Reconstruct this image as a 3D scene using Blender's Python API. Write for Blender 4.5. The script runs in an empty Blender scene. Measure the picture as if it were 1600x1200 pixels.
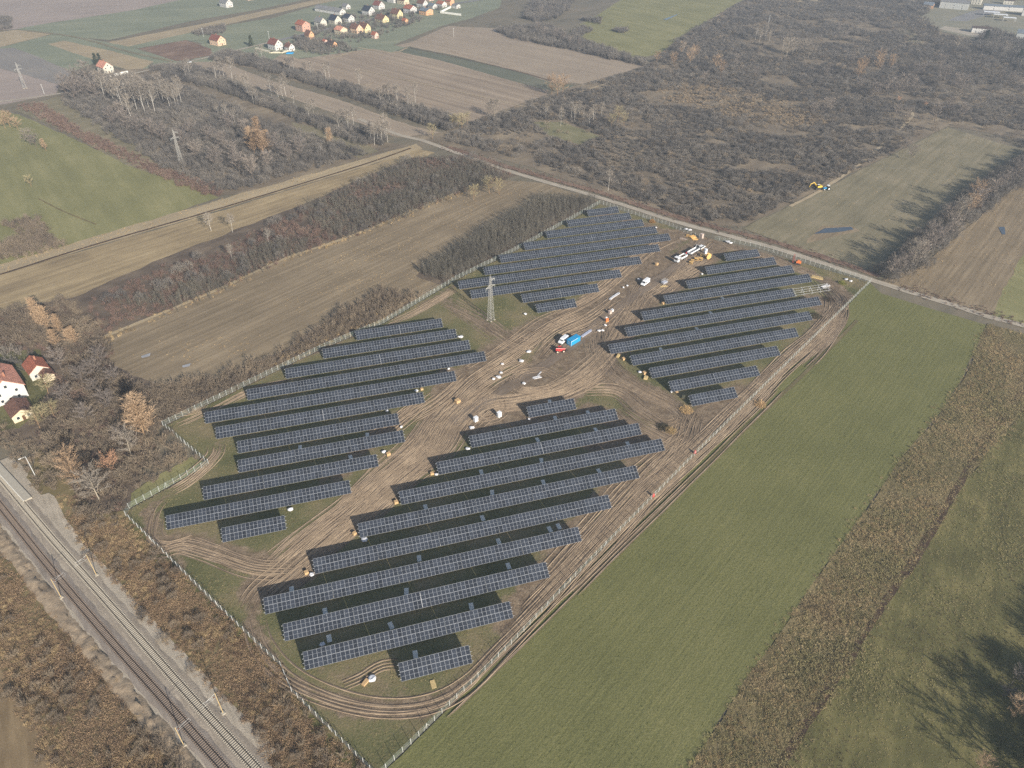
import bpy, math, random
import numpy as np
from mathutils import Matrix, Vector
random.seed(7); rng = np.random.default_rng(11)
scene = bpy.context.scene
COL = scene.collection
R = math.radians

# ------------------------------------------------------------------ camera
F_PX, PITCH, ROLL, HEIGHT = 1145.784, R(36.401), R(0.36474), 173.98     # for a 1600 x 1200 frame
FW = np.array([0, math.cos(PITCH), -math.sin(PITCH)]); _r = np.array([1., 0, 0]); _u = np.cross(_r, FW)
RT = _r*math.cos(ROLL) + _u*math.sin(ROLL); UP = -_r*math.sin(ROLL) + _u*math.cos(ROLL)
cam = bpy.data.cameras.new('camera'); camo = bpy.data.objects.new('camera', cam); COL.objects.link(camo)
cam.sensor_width = 36; cam.lens = F_PX*36/1600; cam.clip_start = 1; cam.clip_end = 12000
M = Matrix(((RT[0], UP[0], -FW[0], 0), (RT[1], UP[1], -FW[1], 0), (RT[2], UP[2], -FW[2], HEIGHT), (0, 0, 0, 1)))
camo.matrix_world = M
scene.camera = camo

# ------------------------------------------------------------------ sky, sun, exposure
SUN_AZ, SUN_EL = R(145.5), R(23.5)          # azimuth clockwise from +Y
w = bpy.data.worlds.new('World'); scene.world = w; w.use_nodes = True
nt = w.node_tree; nt.nodes.clear()
sky = nt.nodes.new('ShaderNodeTexSky'); sky.sky_type = 'NISHITA'; sky.sun_disc = False
sky.sun_elevation = SUN_EL; sky.sun_rotation = SUN_AZ; sky.dust_density = 1.6; sky.air_density = 1.0; sky.altitude = 200
bg = nt.nodes.new('ShaderNodeBackground'); bg.inputs['Strength'].default_value = 0.08
out = nt.nodes.new('ShaderNodeOutputWorld')
nt.links.new(sky.outputs[0], bg.inputs[0]); nt.links.new(bg.outputs[0], out.inputs[0])
sun = bpy.data.lights.new('sun', 'SUN'); sun.energy = 4.7; sun.angle = R(0.6); sun.color = (1.0, 0.92, 0.80)
suno = bpy.data.objects.new('sun', sun); COL.objects.link(suno)
to_sun = Vector((math.sin(SUN_AZ)*math.cos(SUN_EL), math.cos(SUN_AZ)*math.cos(SUN_EL), math.sin(SUN_EL)))
suno.rotation_euler = to_sun.to_track_quat('Z', 'Y').to_euler(); suno.location = (0, 0, 400)
scene.view_settings.view_transform = 'Standard'; scene.view_settings.look = 'None'
scene.view_settings.gamma = 1; scene.view_settings.use_curve_mapping = False
scene.view_settings.exposure = 0.67
scene.render.engine = 'CYCLES'
cy = scene.cycles
cy.use_denoising = False; cy.max_bounces = 4; cy.diffuse_bounces = 2; cy.glossy_bounces = 2; cy.transparent_max_bounces = 6
cy.transmission_bounces = 2; cy.volume_bounces = 0
cy.use_adaptive_sampling = True; cy.adaptive_threshold = 0.02

# ------------------------------------------------------------------ helpers
def at(px, py, z=0.0):
    """photograph pixel (1600 x 1200) -> point of the ground plane"""
    d = FW*F_PX + RT*(px-800) + UP*(600-py); t = (z-HEIGHT)/d[2]
    return Vector((d[0]*t, d[1]*t, z))
def atn(pts, z=0.0):
    return np.array([at(p[0], p[1], z)[:] for p in pts])[:, :2]
def C(r, g, b, k=1.0):
    f = lambda c: ((c/255+0.055)/1.055)**2.4 if c > 10 else c/255/12.92
    return (f(r)*k, f(g)*k, f(b)*k, 1)

def _hash(ix, iy, s):
    h = (ix*374761393 + iy*668265263 + s*974634777) & 0xffffffff
    h = ((h ^ (h >> 13))*1274126177) & 0xffffffff
    return ((h ^ (h >> 16)) & 0xffff)/65535.0
def vnoise(x, y, s=0):
    x = np.asarray(x, float); y = np.asarray(y, float)
    ix = np.floor(x).astype(np.int64); iy = np.floor(y).astype(np.int64); fx = x-ix; fy = y-iy
    fx = fx*fx*(3-2*fx); fy = fy*fy*(3-2*fy)
    return (_hash(ix, iy, s)*(1-fx)+_hash(ix+1, iy, s)*fx)*(1-fy) + (_hash(ix, iy+1, s)*(1-fx)+_hash(ix+1, iy+1, s)*fx)*fy
def fbm(x, y, s=0, o=4):
    t = 0; a = .5
    for k in range(o): t = t + a*vnoise(np.asarray(x)*2**k, np.asarray(y)*2**k, s+k); a *= .5
    return t/(1-.5**o)
def inside(P, poly):
    x, y = P[:, 0], P[:, 1]; c = np.zeros(len(P), bool); n = len(poly); j = n-1
    for i in range(n):
        xi, yi = poly[i]; xj, yj = poly[j]
        c ^= ((yi > y) != (yj > y)) & (x < (xj-xi)*(y-yi)/(yj-yi+1e-12)+xi); j = i
    return c
def dist_path(P, path):
    d = np.full(len(P), 1e9)
    for a, b in zip(path[:-1], path[1:]):
        ab = b-a; t = np.clip(((P-a)@ab)/(ab@ab+1e-9), 0, 1)
        d = np.minimum(d, np.hypot(*(P-a-t[:, None]*ab).T))
    return d
def smooth(pts, step=2.0, ext=0.0):
    """Catmull-Rom through ground points, resampled"""
    p = [np.array(q, float) for q in pts]
    p = [p[0]*2-p[1]] + p + [p[-1]*2-p[-2]]; o = []
    for i in range(1, len(p)-2):
        n = max(2, int(np.linalg.norm(p[i+1]-p[i])/step))
        for k in range(n):
            t = k/n
            o.append(.5*((2*p[i])+(p[i+1]-p[i-1])*t+(2*p[i-1]-5*p[i]+4*p[i+1]-p[i+2])*t*t+(3*p[i]-p[i-1]-3*p[i+1]+p[i+2])*t**3))
    o.append(p[-2]); return np.array(o)

# ---- materials
def nodes(name):
    m = bpy.data.materials.new(name); m.use_nodes = True; t = m.node_tree
    b = t.nodes['Principled BSDF']; b.inputs['Specular IOR Level'].default_value = 0.25
    return m, t, b
def N(t, kind, **kw):
    n = t.nodes.new(kind)
    for k, v in kw.items():
        if k.startswith('i_'): n.inputs[k[2:].replace('_', ' ')].default_value = v
        else: setattr(n, k, v)
    return n
def ramp(t, stops):
    n = t.nodes.new('ShaderNodeValToRGB'); e = n.color_ramp.elements
    while len(e) < len(stops): e.new(0.5)
    for x, (p, c) in zip(e, stops): x.position = p; x.color = c
    return n
MATS = {}
def plain(name, col, rough=.75, metal=0.0, var=.12, scale=3.0, spec=.25):
    """flat paint / plastic / wood with a little procedural unevenness"""
    if name in MATS: return MATS[name]
    m, t, b = nodes(name); b.inputs['Roughness'].default_value = rough; b.inputs['Metallic'].default_value = metal
    b.inputs['Specular IOR Level'].default_value = spec
    tc = N(t, 'ShaderNodeTexCoord'); nz = N(t, 'ShaderNodeTexNoise', i_Scale=scale, i_Detail=4.0)
    t.links.new(tc.outputs['Object'], nz.inputs['Vector'])
    r = ramp(t, [(.25, tuple(c*(1-var) for c in col[:3])+(1,)), (.75, tuple(min(1, c*(1+var)) for c in col[:3])+(1,))])
    t.links.new(nz.outputs['Fac'], r.inputs[0]); t.links.new(r.outputs[0], b.inputs['Base Color'])
    MATS[name] = m; return m
def ground(name, cols, ang=49.3, streak=(60, 1.6), patch=35, grain=.7, sw=.5, bump=.25, seed=0.0, pw=.45, dots=None):
    """earth / crop / grass: large patches, streaks along the working direction, fine grain"""
    if name in MATS: return MATS[name]
    m, t, b = nodes(name); b.inputs['Roughness'].default_value = .95; b.inputs['Specular IOR Level'].default_value = .1
    g = N(t, 'ShaderNodeNewGeometry')
    mp = N(t, 'ShaderNodeMapping'); mp.vector_type = 'TEXTURE'; mp.inputs['Rotation'].default_value = (0, 0, R(ang)); mp.inputs['Scale'].default_value = (streak[0], streak[1], 1); mp.inputs['Location'].default_value = (seed*7, seed*13, seed)
    n1 = N(t, 'ShaderNodeTexNoise', i_Scale=1.0, i_Detail=5.0, i_Roughness=.62)
    n2 = N(t, 'ShaderNodeTexNoise', i_Scale=1/patch, i_Detail=6.0, i_Roughness=.6)
    n3 = N(t, 'ShaderNodeTexNoise', i_Scale=1/grain, i_Detail=3.0, i_Roughness=.7)
    t.links.new(g.outputs['Position'], mp.inputs[0]); t.links.new(mp.outputs[0], n1.inputs['Vector'])
    t.links.new(g.outputs['Position'], n2.inputs['Vector']); t.links.new(g.outputs['Position'], n3.inputs['Vector'])
    def mul(a, k):
        x = N(t, 'ShaderNodeMath', operation='MULTIPLY'); t.links.new(a, x.inputs[0]); x.inputs[1].default_value = k; return x.outputs[0]
    def add(a, c):
        x = N(t, 'ShaderNodeMath', operation='ADD'); t.links.new(a, x.inputs[0]); t.links.new(c, x.inputs[1]); return x.outputs[0]
    gw = max(.08, 1-sw-pw)
    tot = add(add(mul(n1.outputs['Fac'], sw), mul(n2.outputs['Fac'], pw)), mul(n3.outputs['Fac'], gw))
    k = len(cols); r = ramp(t, [(.5+(i/(k-1)-.5)*.34, c) for i, c in enumerate(cols)])
    tt = N(t, 'ShaderNodeMath', operation='DIVIDE'); t.links.new(tot, tt.inputs[0]); tt.inputs[1].default_value = sw+pw+gw
    t.links.new(tt.outputs[0], r.inputs[0]); t.links.new(r.outputs[0], b.inputs['Base Color'])
    bp = N(t, 'ShaderNodeBump', i_Strength=bump, i_Distance=.35)
    h = add(mul(n1.outputs['Fac'], .5), mul(n3.outputs['Fac'], .6)); t.links.new(h, bp.inputs['Height']); t.links.new(bp.outputs[0], b.inputs['Normal'])
    MATS[name] = m; return m
def plant(name, cols, patch=25, pw=.5):
    """vegetation: colour varies from plant to plant and in patches"""
    if name in MATS: return MATS[name]
    m, t, b = nodes(name); b.inputs['Roughness'].default_value = .9; b.inputs['Specular IOR Level'].default_value = .05
    oi = N(t, 'ShaderNodeObjectInfo'); nz = N(t, 'ShaderNodeTexNoise', i_Scale=1/patch, i_Detail=3.0)
    t.links.new(oi.outputs['Location'], nz.inputs['Vector'])
    mx = N(t, 'ShaderNodeMix'); mx.data_type = 'FLOAT'; mx.inputs[0].default_value = pw
    t.links.new(oi.outputs['Random'], mx.inputs[2])
    st = N(t, 'ShaderNodeMapRange'); st.inputs[1].default_value = .3; st.inputs[2].default_value = .7; t.links.new(nz.outputs['Fac'], st.inputs[0])
    t.links.new(st.outputs[0], mx.inputs[3])
    k = len(cols); r = ramp(t, [(i/(k-1), c) for i, c in enumerate(cols)])
    t.links.new(mx.outputs[0], r.inputs[0]); t.links.new(r.outputs[0], b.inputs['Base Color'])
    MATS[name] = m; return m

# ---- mesh builder
class MB:
    def __init__(s): s.v = []; s.f = []; s.m = []
    def add(s, vs, fs, mat=0):
        o = len(s.v); s.v += [tuple(v) for v in vs]; s.f += [tuple(i+o for i in f) for f in fs]; s.m += [mat]*len(fs); return s
    def box(s, c, d, rz=0.0, mat=0, taper=(1, 1)):
        x, y, z = d[0]/2, d[1]/2, d[2]/2; ca, sa = math.cos(rz), math.sin(rz); vs = []
        for k, (sx, sy, sz) in enumerate([(-1,-1,-1),(1,-1,-1),(1,1,-1),(-1,1,-1),(-1,-1,1),(1,-1,1),(1,1,1),(-1,1,1)]):
            tx, ty = (taper if sz > 0 else (1, 1)); px, py = sx*x*tx, sy*y*ty
            vs.append((c[0]+px*ca-py*sa, c[1]+px*sa+py*ca, c[2]+sz*z))
        return s.add(vs, [(0,3,2,1),(4,5,6,7),(0,1,5,4),(1,2,6,5),(2,3,7,6),(3,0,4,7)], mat)
    def tube(s, p0, p1, r0, r1=None, n=5, mat=0, caps=True):
        r1 = r0 if r1 is None else r1; p0 = Vector(p0); p1 = Vector(p1); d = (p1-p0)
        if d.length < 1e-6: return s
        q = d.to_track_quat('Z', 'Y'); vs = []
        for p, r in ((p0, r0), (p1, r1)):
            for k in range(n):
                a = 2*math.pi*k/n; vs.append(p + q @ Vector((r*math.cos(a), r*math.sin(a), 0)))
        fs = [(k, (k+1) % n, n+(k+1) % n, n+k) for k in range(n)]
        if caps: fs += [tuple(range(n-1, -1, -1)), tuple(range(n, 2*n))]
        return s.add(vs, fs, mat)
    def prism(s, prof, y0, y1, mat=0):
        """profile in x,z extruded along y"""
        n = len(prof); vs = [(x, y0, z) for x, z in prof] + [(x, y1, z) for x, z in prof]
        fs = [(k, (k+1) % n, n+(k+1) % n, n+k) for k in range(n)] + [tuple(range(n-1, -1, -1)), tuple(range(n, 2*n))]
        return s.add(vs, fs, mat)
    def tri(s, a, b, c, mat=0): return s.add([a, b, c], [(0, 1, 2)], mat)
    def mesh(s, name, mats):
        me = bpy.data.meshes.new(name); me.from_pydata(s.v, [], s.f)
        for m in (mats if isinstance(mats, (list, tuple)) else [mats]): me.materials.append(m)
        if any(s.m): me.polygons.foreach_set('material_index', s.m)
        me.update(); return me
    def build(s, name, mats, parent=None, loc=(0, 0, 0), rz=0.0):
        return link(name, s.mesh(name, mats), parent, loc, rz)
def link(name, me, parent=None, loc=(0, 0, 0), rz=0.0):
    o = bpy.data.objects.new(name, me); COL.objects.link(o); o.parent = parent; o.location = loc; o.rotation_euler = (0, 0, rz); return o
def tag(o, label=None, cat=None, group=None, kind=None):
    if label: o['label'] = label
    if cat: o['category'] = cat
    if group: o['group'] = group
    if kind: o['kind'] = kind
    return o
def thing(name, label, cat, loc=(0, 0, 0), rz=0.0, group=None):
    o = bpy.data.objects.new(name, None); o.empty_display_size = .5; COL.objects.link(o); o.location = loc; o.rotation_euler = (0, 0, rz)
    return tag(o, label, cat, group)
def kids(o): return [c for c in bpy.data.objects if c.parent == o]
def copy_tree(o, ch, parent=None):
    """ch: {object: [children]} known to the caller, so that no search is needed"""
    c = o.copy(); COL.objects.link(c); c.parent = parent
    for k in ch.get(o, []): copy_tree(k, ch, c)
    return c

# ---- land: a polygon of pixels laid on the ground as a triangulated sheet with an uneven edge
import bmesh
def densify(P, step, jit, seed):
    o = []
    n = len(P)
    for i in range(n):
        a, b = P[i], P[(i+1) % n]; L = np.linalg.norm(b-a); k = max(1, int(L/step)); nrm = np.array([-(b-a)[1], (b-a)[0]])/(L+1e-9)
        for j in range(k):
            p = a+(b-a)*j/k; o.append(p+nrm*(fbm(p[0]/9, p[1]/9, seed, 3)-.5)*2*jit*(0 if j == 0 else 1))
    return np.array(o)
LAYER = [0.0]
def land(name, px, mat, z=None, jit=1.5, step=4.0, world=False, label=None):
    LAYER[0] += .004; z = LAYER[0] if z is None else z
    P = np.array(px, float) if world else atn(px)
    P = densify(P, step, jit, len(name))
    bm = bmesh.new(); vs = [bm.verts.new((p[0], p[1], z)) for p in P]; f = bm.faces.new(vs); f.normal_update()
    if f.normal.z < 0: f.normal_flip()
    bmesh.ops.triangulate(bm, faces=bm.faces[:]); me = bpy.data.meshes.new(name); bm.to_mesh(me); bm.free(); me.materials.append(mat)
    return tag(link(name, me), label, kind='structure')
def strip_mesh(path, width, z, jit=.0, seed=0):
    p = np.asarray(path); t = np.gradient(p, axis=0); t /= np.linalg.norm(t, axis=1)[:, None]+1e-9; n = np.stack([-t[:, 1], t[:, 0]], 1)
    wd = width/2*(1+jit*(fbm(p[:, 0]/6, p[:, 1]/6, seed, 3)-.5)*2)
    wd2 = width/2*(1+jit*(fbm(p[:, 0]/6, p[:, 1]/6, seed+9, 3)-.5)*2)
    a = p+n*wd[:, None]; b = p-n*wd2[:, None]; k = len(p)
    v = [(x[0], x[1], z) for x in a]+[(x[0], x[1], z) for x in b]
    return v, [(i+1, i, k+i, k+i+1) for i in range(k-1)]
def strip(name, px, width, mat, z=None, jit=.25, label=None, world=False):
    LAYER[0] += .004; z = LAYER[0] if z is None else z
    path = smooth(px if world else atn(px), 3.0); v, f = strip_mesh(path, width, z, jit, len(name))
    me = bpy.data.meshes.new(name); me.from_pydata(v, [], f); me.materials.append(mat)
    return tag(link(name, me), label, kind='structure')
# ------------------------------------------------------------------ land
LAYER[0] = -0.40
K = 1.15
def P_(r, g, b_, ds=.10):
    l = .35*r+.45*g+.2*b_; return C(r+(l-r)*ds, g+(l-g)*ds, b_+(l-b_)*ds, k=K)
A1, A2 = 49.3, -41.0        # the two directions of the field system
m_base = ground('rough_earth', [P_(92, 88, 76), P_(112, 104, 88), P_(124, 112, 95)], A1, (40, 6), 40, 1.5)
b = MB(); b.add([(-5000, -600, -.41), (5000, -600, -.41), (5000, 9000, -.41), (-5000, 9000, -.41)], [(0, 1, 2, 3)])
tag(b.build('ground', m_base), kind='structure')
m_plough = ground('ploughed_earth', [P_(120, 106, 92), P_(143, 127, 109), P_(163, 146, 125)], A2, (160, 4.5), 60, 1.2, sw=.62, pw=.3)
m_plough2 = ground('ploughed_earth_grey', [P_(132, 118, 102), P_(146, 131, 113), P_(158, 142, 122)], A2, (160, 5), 60, 1.2, sw=.5, pw=.35, seed=3)
m_mauve = ground('bare_mauve_earth', [P_(136, 124, 116), P_(150, 136, 126), P_(160, 145, 134)], 20, (140, 9), 90, 2, seed=5)
m_slate = ground('slate_plough', [P_(118, 114, 110), P_(130, 124, 117), P_(140, 132, 122)], A2, (120, 5), 50, 1.4, seed=8)
m_tan = ground('dry_stubble', [P_(136, 122, 100), P_(154, 138, 110), P_(170, 152, 122)], A1, (50, 3.5), 35, 1.0, seed=9)
m_stub = ground('stubble_brown', [P_(104, 92, 74), P_(127, 112, 90), P_(152, 135, 109)], A1+.5, (45, 1.6), 30, .8, sw=.55, pw=.35, seed=11)
m_tanfield = ground('dry_grass_field', [P_(112, 98, 78), P_(144, 126, 96), P_(172, 152, 116)], 46.2, (38, 3), 28, .8, sw=.5, pw=.4, seed=13)
m_grassfar = ground('far_grass', [P_(108, 113, 94), P_(122, 126, 104), P_(138, 138, 114)], 20, (120, 14), 60, 2, seed=15)
m_meadow = ground('meadow_grass', [P_(106, 105, 70), P_(124, 121, 81), P_(146, 139, 98)], A2-12, (70, 8), 40, 1.0, sw=.35, pw=.34, seed=17)
m_crop = ground('young_crop', [P_(88, 89, 55), P_(104, 104, 64), P_(121, 117, 76)], A1, (22, 1.0), 30, .5, sw=.2, pw=.34, bump=.7, seed=19)
m_rough = ground('rough_meadow_brown', [P_(104, 98, 78), P_(122, 114, 91), P_(142, 130, 106)], A1, (36, 3), 24, .9, seed=21)
m_litter = ground('leaf_litter', [P_(78, 68, 60), P_(100, 88, 76), P_(126, 110, 92)], A1, (12, 5), 14, .8, seed=23)
m_litterfar = ground('thicket_floor', [P_(94, 85, 73), P_(118, 106, 90), P_(146, 131, 108)], A1, (30, 10), 35, 1.2, seed=25)
m_red = ground('dead_bracken', [P_(96, 76, 66), P_(118, 96, 82), P_(142, 118, 100)], A1, (20, 8), 20, .8, seed=27)
m_weed = ground('weed_floor', [P_(86, 78, 56), P_(110, 99, 70), P_(136, 121, 86)], A1+5, (14, 3), 10, .5, seed=29)
m_wgreen = ground('damp_grass', [P_(70, 68, 44), P_(94, 91, 56), P_(124, 115, 74)], A1+8, (16, 3), 12, .5, seed=31)
m_gravel = ground('gravel_road', [P_(138, 129, 115), P_(157, 147, 131), P_(174, 163, 146)], -38, (30, .9), 12, .4, seed=33, bump=.15)
m_asph = ground('village_asphalt', [P_(112, 112, 112), P_(124, 122, 120), P_(132, 130, 126)], 51, (30, 2), 20, .8, seed=35, bump=.05)
m_ballast = ground('railway_ballast', [P_(130, 120, 106), P_(160, 149, 132), P_(184, 172, 154)], -52, (6, .8), 8, .35, sw=.35, pw=.25, seed=37, bump=.7)
m_path = ground('worn_path', [P_(140, 124, 100), P_(158, 142, 116), P_(176, 160, 132)], A1, (20, 1), 15, .7, seed=39, bump=.2)

# far left and village
land('far_field', [(-160,-14),(300,-14),(300,-5),(210,15),(60,38),(25,45),(-160,52)], m_mauve)
land('far_grass_strip', [(25,45),(60,38),(210,15),(300,-5),(330,-14),(560,-14),(480,-2),(400,15),(300,32),(170,62),(125,58)], m_grassfar)
land('village_green', [(320,60),(400,35),(480,12),(560,-14),(790,-14),(780,12),(730,30),(690,40),(600,75),(560,82),(470,90),(400,105),(345,95),(300,97)], m_grassfar)
land('stubble_strip', [(170,65),(310,38),(480,2),(560,-14),(600,-14),(480,9),(330,43),(195,73)], m_tan)
land('far_grass_strip', [(195,73),(330,43),(420,28),(400,60),(340,72),(290,62),(215,75)], m_grassfar)
land('far_field', [(-160,60),(-20,52),(25,46),(82,52),(0,73),(-160,100)], m_tan)
land('far_grass_strip', [(-10,76),(85,52),(130,58),(200,72),(285,97),(235,104),(215,112),(150,97),(110,112)], m_grassfar)
land('bare_field', [(74,68),(100,63),(170,78),(240,96),(228,104),(212,112),(150,94)], m_tan)
land('slate_field', [(-160,95),(-10,76),(20,74),(60,88),(112,112),(94,132),(0,106),(-160,75)], m_slate)
land('brown_field', [(-160,80),(0,106),(94,132),(86,147),(0,163),(-160,190)], m_mauve)
land('bracken_field', [(217,75),(290,62),(330,76),(332,86),(275,95)], m_red)
land('brown_field', [(440,84),(470,92),(560,78),(640,70),(700,78),(790,102),(870,128),(910,132),(862,128),(850,155),(740,190),(640,165),(520,128),(420,97)], m_plough)
land('grey_field', [(560,84),(640,66),(700,40),(780,44),(860,62),(1010,103),(925,132),(862,126),(790,102),(700,78)], m_plough2)
land('dark_grass_strip', [(612,78),(640,72),(700,84),(800,108),(862,128),(905,134),(880,141),(850,139),(780,120),(690,94)], ground('dark_far_grass', [P_(88,92,80), P_(100,102,86), P_(116,112,96)], A2, (80,6), 50, 2, seed=41))
land('garden_plot', [(563,72),(590,64),(632,74),(612,81)], m_grassfar)
land('meadow', [(880,52),(930,25),(975,-4),(990,-14),(1190,-14),(1150,5),(1110,30),(1065,60),(1030,84),(985,92),(930,75)], m_meadow)
land('strip_field', [(300,96),(345,96),(420,124),(530,155),(640,195),(700,209),(665,219),(615,212),(500,168),(420,142),(330,112)], m_plough2)
land('thicket_floor', [(95,128),(130,112),(235,106),(330,138),(450,178),(600,222),(640,226),(480,272),(380,302),(330,306),(260,265),(180,215),(95,165)], m_litterfar)
land('thicket_floor', [(400,96),(520,126),(640,164),(720,190),(705,206),(640,186),(500,138),(400,108),(330,94)], m_litterfar)
land('grass_gap', [(455,190),(500,200),(560,218),(592,236),(560,246),(520,232),(470,212)], MATS['pale_rough_grass'] if 'pale_rough_grass' in MATS else m_rough)
land('rough_strip', [(20,170),(92,150),(130,175),(200,215),(270,255),(330,296),(200,262),(110,208)], m_rough)
land('meadow', [(-160,165),(0,172),(30,178),(115,216),(200,258),(300,290),(342,308),(230,346),(120,384),(40,405),(-160,445)], m_meadow)
land('rough_strip', [(-160,455),(0,412),(340,312),(560,250),(650,224),(660,232),(560,262),(340,328),(0,427),(-160,475)], m_tan)
land('dry_field', [(-160,478),(0,428),(340,330),(560,263),(655,232),(680,238),(560,290),(480,322),(330,388),(250,410),(120,466),(0,492),(-160,540)], m_tanfield)
land('thicket_floor', [(-160,540),(0,486),(120,462),(250,404),(480,316),(640,246),(730,240),(810,272),(700,312),(560,370),(450,408),(330,464),(165,528),(190,590),(250,640),(205,790),(150,810),(60,700),(-160,620)], m_litter)
land('stubble_field', [(158,526),(330,455),(450,400),(560,362),(760,278),(850,286),(935,312),(800,392),(712,434),(600,500),(500,543),(330,630),(250,610),(180,575)], m_stub)
land('thicket_floor', [(170,565),(250,605),(330,592),(440,548),(520,492),(600,452),(650,470),(560,518),(440,585),(330,650),(252,664),(200,640)], m_litter)
land('thicket_floor', [(650,430),(700,395),(760,358),(850,306),(930,312),(935,318),(800,393),(712,435),(690,445)], m_litter)
land('house_garden', [(-160,520),(0,548),(62,545),(80,590),(60,640),(30,668),(-160,700)], ground('garden_lawn', [P_(80,80,52), P_(98,96,64), P_(118,112,80)], A2, (8,3), 8, .6, seed=43))
# beyond the road
land('thicket_floor', [(640,212),(700,205),(760,180),(860,145),(1010,102),(1062,58),(1130,18),(1200,-14),(1460,-14),(1445,18),(1470,50),(1760,120),(1760,245),(1480,196),(1165,352),(1080,352),(960,306),(820,258)], m_litterfar)
land('grass_gap', [(830,190),(880,190),(938,212),(905,226),(860,212)], ground('pale_rough_grass', [P_(100,98,72), P_(118,114,84), P_(136,128,98)], A2, (20,5), 18, 1.2, seed=81))
land('dry_clearing', [(1200,-2),(1300,0),(1330,22),(1220,12)], m_tan)
land('dry_clearing', [(1400,45),(1420,42),(1450,75),(1432,78)], m_rough)
land('industrial_yard', [(1430,20),(1480,-14),(1760,-14),(1760,110),(1600,80),(1520,58),(1465,48)], ground('yard_grass', [P_(112,112,96), P_(126,122,104), P_(138,130,112)], A2, (60,8), 40, 2, seed=45))
land('yard_apron', [(1480,32),(1510,20),(1560,6),(1600,10),(1560,18),(1510,33)], m_asph)
land('yard_apron', [(1468,45),(1476,40),(1535,50),(1530,58)], m_gravel)
land('rough_meadow', [(1160,356),(1230,322),(1480,198),(1610,238),(1500,345),(1430,420),(1375,436),(1290,402)], m_rough)
land('rough_meadow', [(1375,438),(1440,415),(1530,340),(1620,260),(1800,240),(1800,580),(1600,512),(1480,472)], m_stub)
land('meadow', [(1550,492),(1575,440),(1620,360),(1800,330),(1800,570),(1600,512)], m_meadow)
land('puddle_rim', [(1262,372),(1285,352),(1330,352),(1345,360),(1310,368),(1260,380)], m_stub, jit=.8)
# foreground right
land('crop_field', [(1378,458),(1450,480),(1541,507),(1505,590),(1465,650),(1410,712),(1350,800),(1290,882),(1210,1000),(1140,1100),(1040,1260),(545,1260),(605,1199),(799,1007),(899,901),(1085,712),(1200,598),(1360,441)], m_crop, jit=.7)
land('weed_strip', [(1543,505),(1600,520),(1800,600),(1800,700),(1600,640),(1500,762),(1400,920),(1320,1040),(1190,1260),(1042,1260),(1142,1100),(1212,1000),(1292,882),(1352,800),(1412,712),(1467,650),(1507,590)], m_weed, jit=1.0)
land('damp_meadow', [(1800,700),(1600,640),(1500,762),(1400,920),(1320,1040),(1190,1260),(1800,1260)], m_wgreen, jit=1.0)
strip('ditch', [(1640,560),(1560,660),(1500,755),(1450,840),(1400,915),(1320,1035),(1260,1130),(1200,1230)], 2.2, ground('ditch_mud', [P_(56,46,40), P_(76,62,50), P_(96,80,60)], A1, (6,2), 6, .5, seed=47), jit=.7)
# foreground left
land('embankment_scrub', [(60,700),(150,800),(205,795),(198,806),(291,900),(400,1003),(440,1042),(458,1082),(590,1225),(590,1290),(420,1290),(330,1100),(150,890),(40,760)], m_weed)
land('embankment_scrub', [(-160,690),(0,870),(90,960),(260,1160),(330,1290),(60,1290),(-20,1040),(-160,900)], m_weed)
land('stubble_field', [(-160,930),(0,1045),(45,1105),(105,1200),(150,1290),(-160,1290)], ground('near_stubble', [P_(104,88,66), P_(124,106,80), P_(146,126,96)], -56, (16,1.6), 16, .5, seed=49))
land('grass_verge', [(203,792),(325,726),(300,712),(240,745),(205,770)], m_meadow, jit=.5)
land('grass_verge', [(196,806),(290,902),(400,1006),(440,1045),(458,1084),(590,1225),(560,1225),(440,1090),(420,1050),(380,1010),(275,910),(180,815)], m_wgreen, jit=.5)

# roads
strip('gravel_road', [(560,185),(620,209),(660,219),(700,233),(800,268),(940,309),(1060,347),(1200,384),(1290,412),(1375,441),(1480,473),(1545,494),(1600,508),(1760,556)], 4.2, m_gravel, jit=.18)
strip('road_verge', [(700,229),(800,262),(940,301),(1060,339),(1200,375),(1290,402),(1375,431)], 4.5, m_red, jit=.5)
strip('village_street', [(420,66),(490,50),(540,38),(580,30),(640,18),(720,4),(800,-8)], 8, m_asph, jit=.05)
strip('field_track', [(-120,168),(0,158),(90,146),(150,130),(215,113),(290,97),(345,84),(420,66)], 4, m_gravel, jit=.3)
strip('field_path', [(40,47),(120,58),(200,80),(270,96)], 4, m_rough, jit=.3)
strip('field_path', [(515,92),(540,84),(557,79)], 3, m_path, jit=.3)
strip('field_path', [(560,74),(612,82),(637,74)], 2.5, m_path, jit=.3)
strip('ditch', [(-120,463),(0,428),(150,381),(340,326),(560,259),(642,231)], 1.6, ground('ditch_dark_brown', [P_(60,48,40), P_(78,62,52), P_(92,76,62)], 46, (6,2), 6, .5, seed=51), jit=.3)  # flat dark brown strip along the ditch
strip('ditch', [(640,74),(700,86),(800,109),(862,126)], 2.4, m_litter, jit=.3)
strip('field_path', [(1235,322),(1290,292),(1350,250),(1420,188),(1425,172)], 2.4, m_path, jit=.6)
strip('field_path', [(1130,18),(1010,104),(850,160)], 2.0, m_path, jit=.6)
strip('field_path', [(1200,132),(1280,150),(1350,163)], 3, m_path, jit=.6)
strip('field_path', [(560,108),(640,126),(740,148),(820,166)], 1.4, m_path, jit=.6)
strip('field_path', [(455,105),(520,126),(580,133)], 1.8, m_path, jit=.6)
strip('field_path', [(1340,500),(1260,580),(1180,655),(1060,770),(960,870)], 1.5, ground('crop_edge_wear', [P_(88,84,56), P_(104,95,68), P_(120,106,80)], A1, (30,.8), 14, .6, seed=53), jit=.5)
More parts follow.
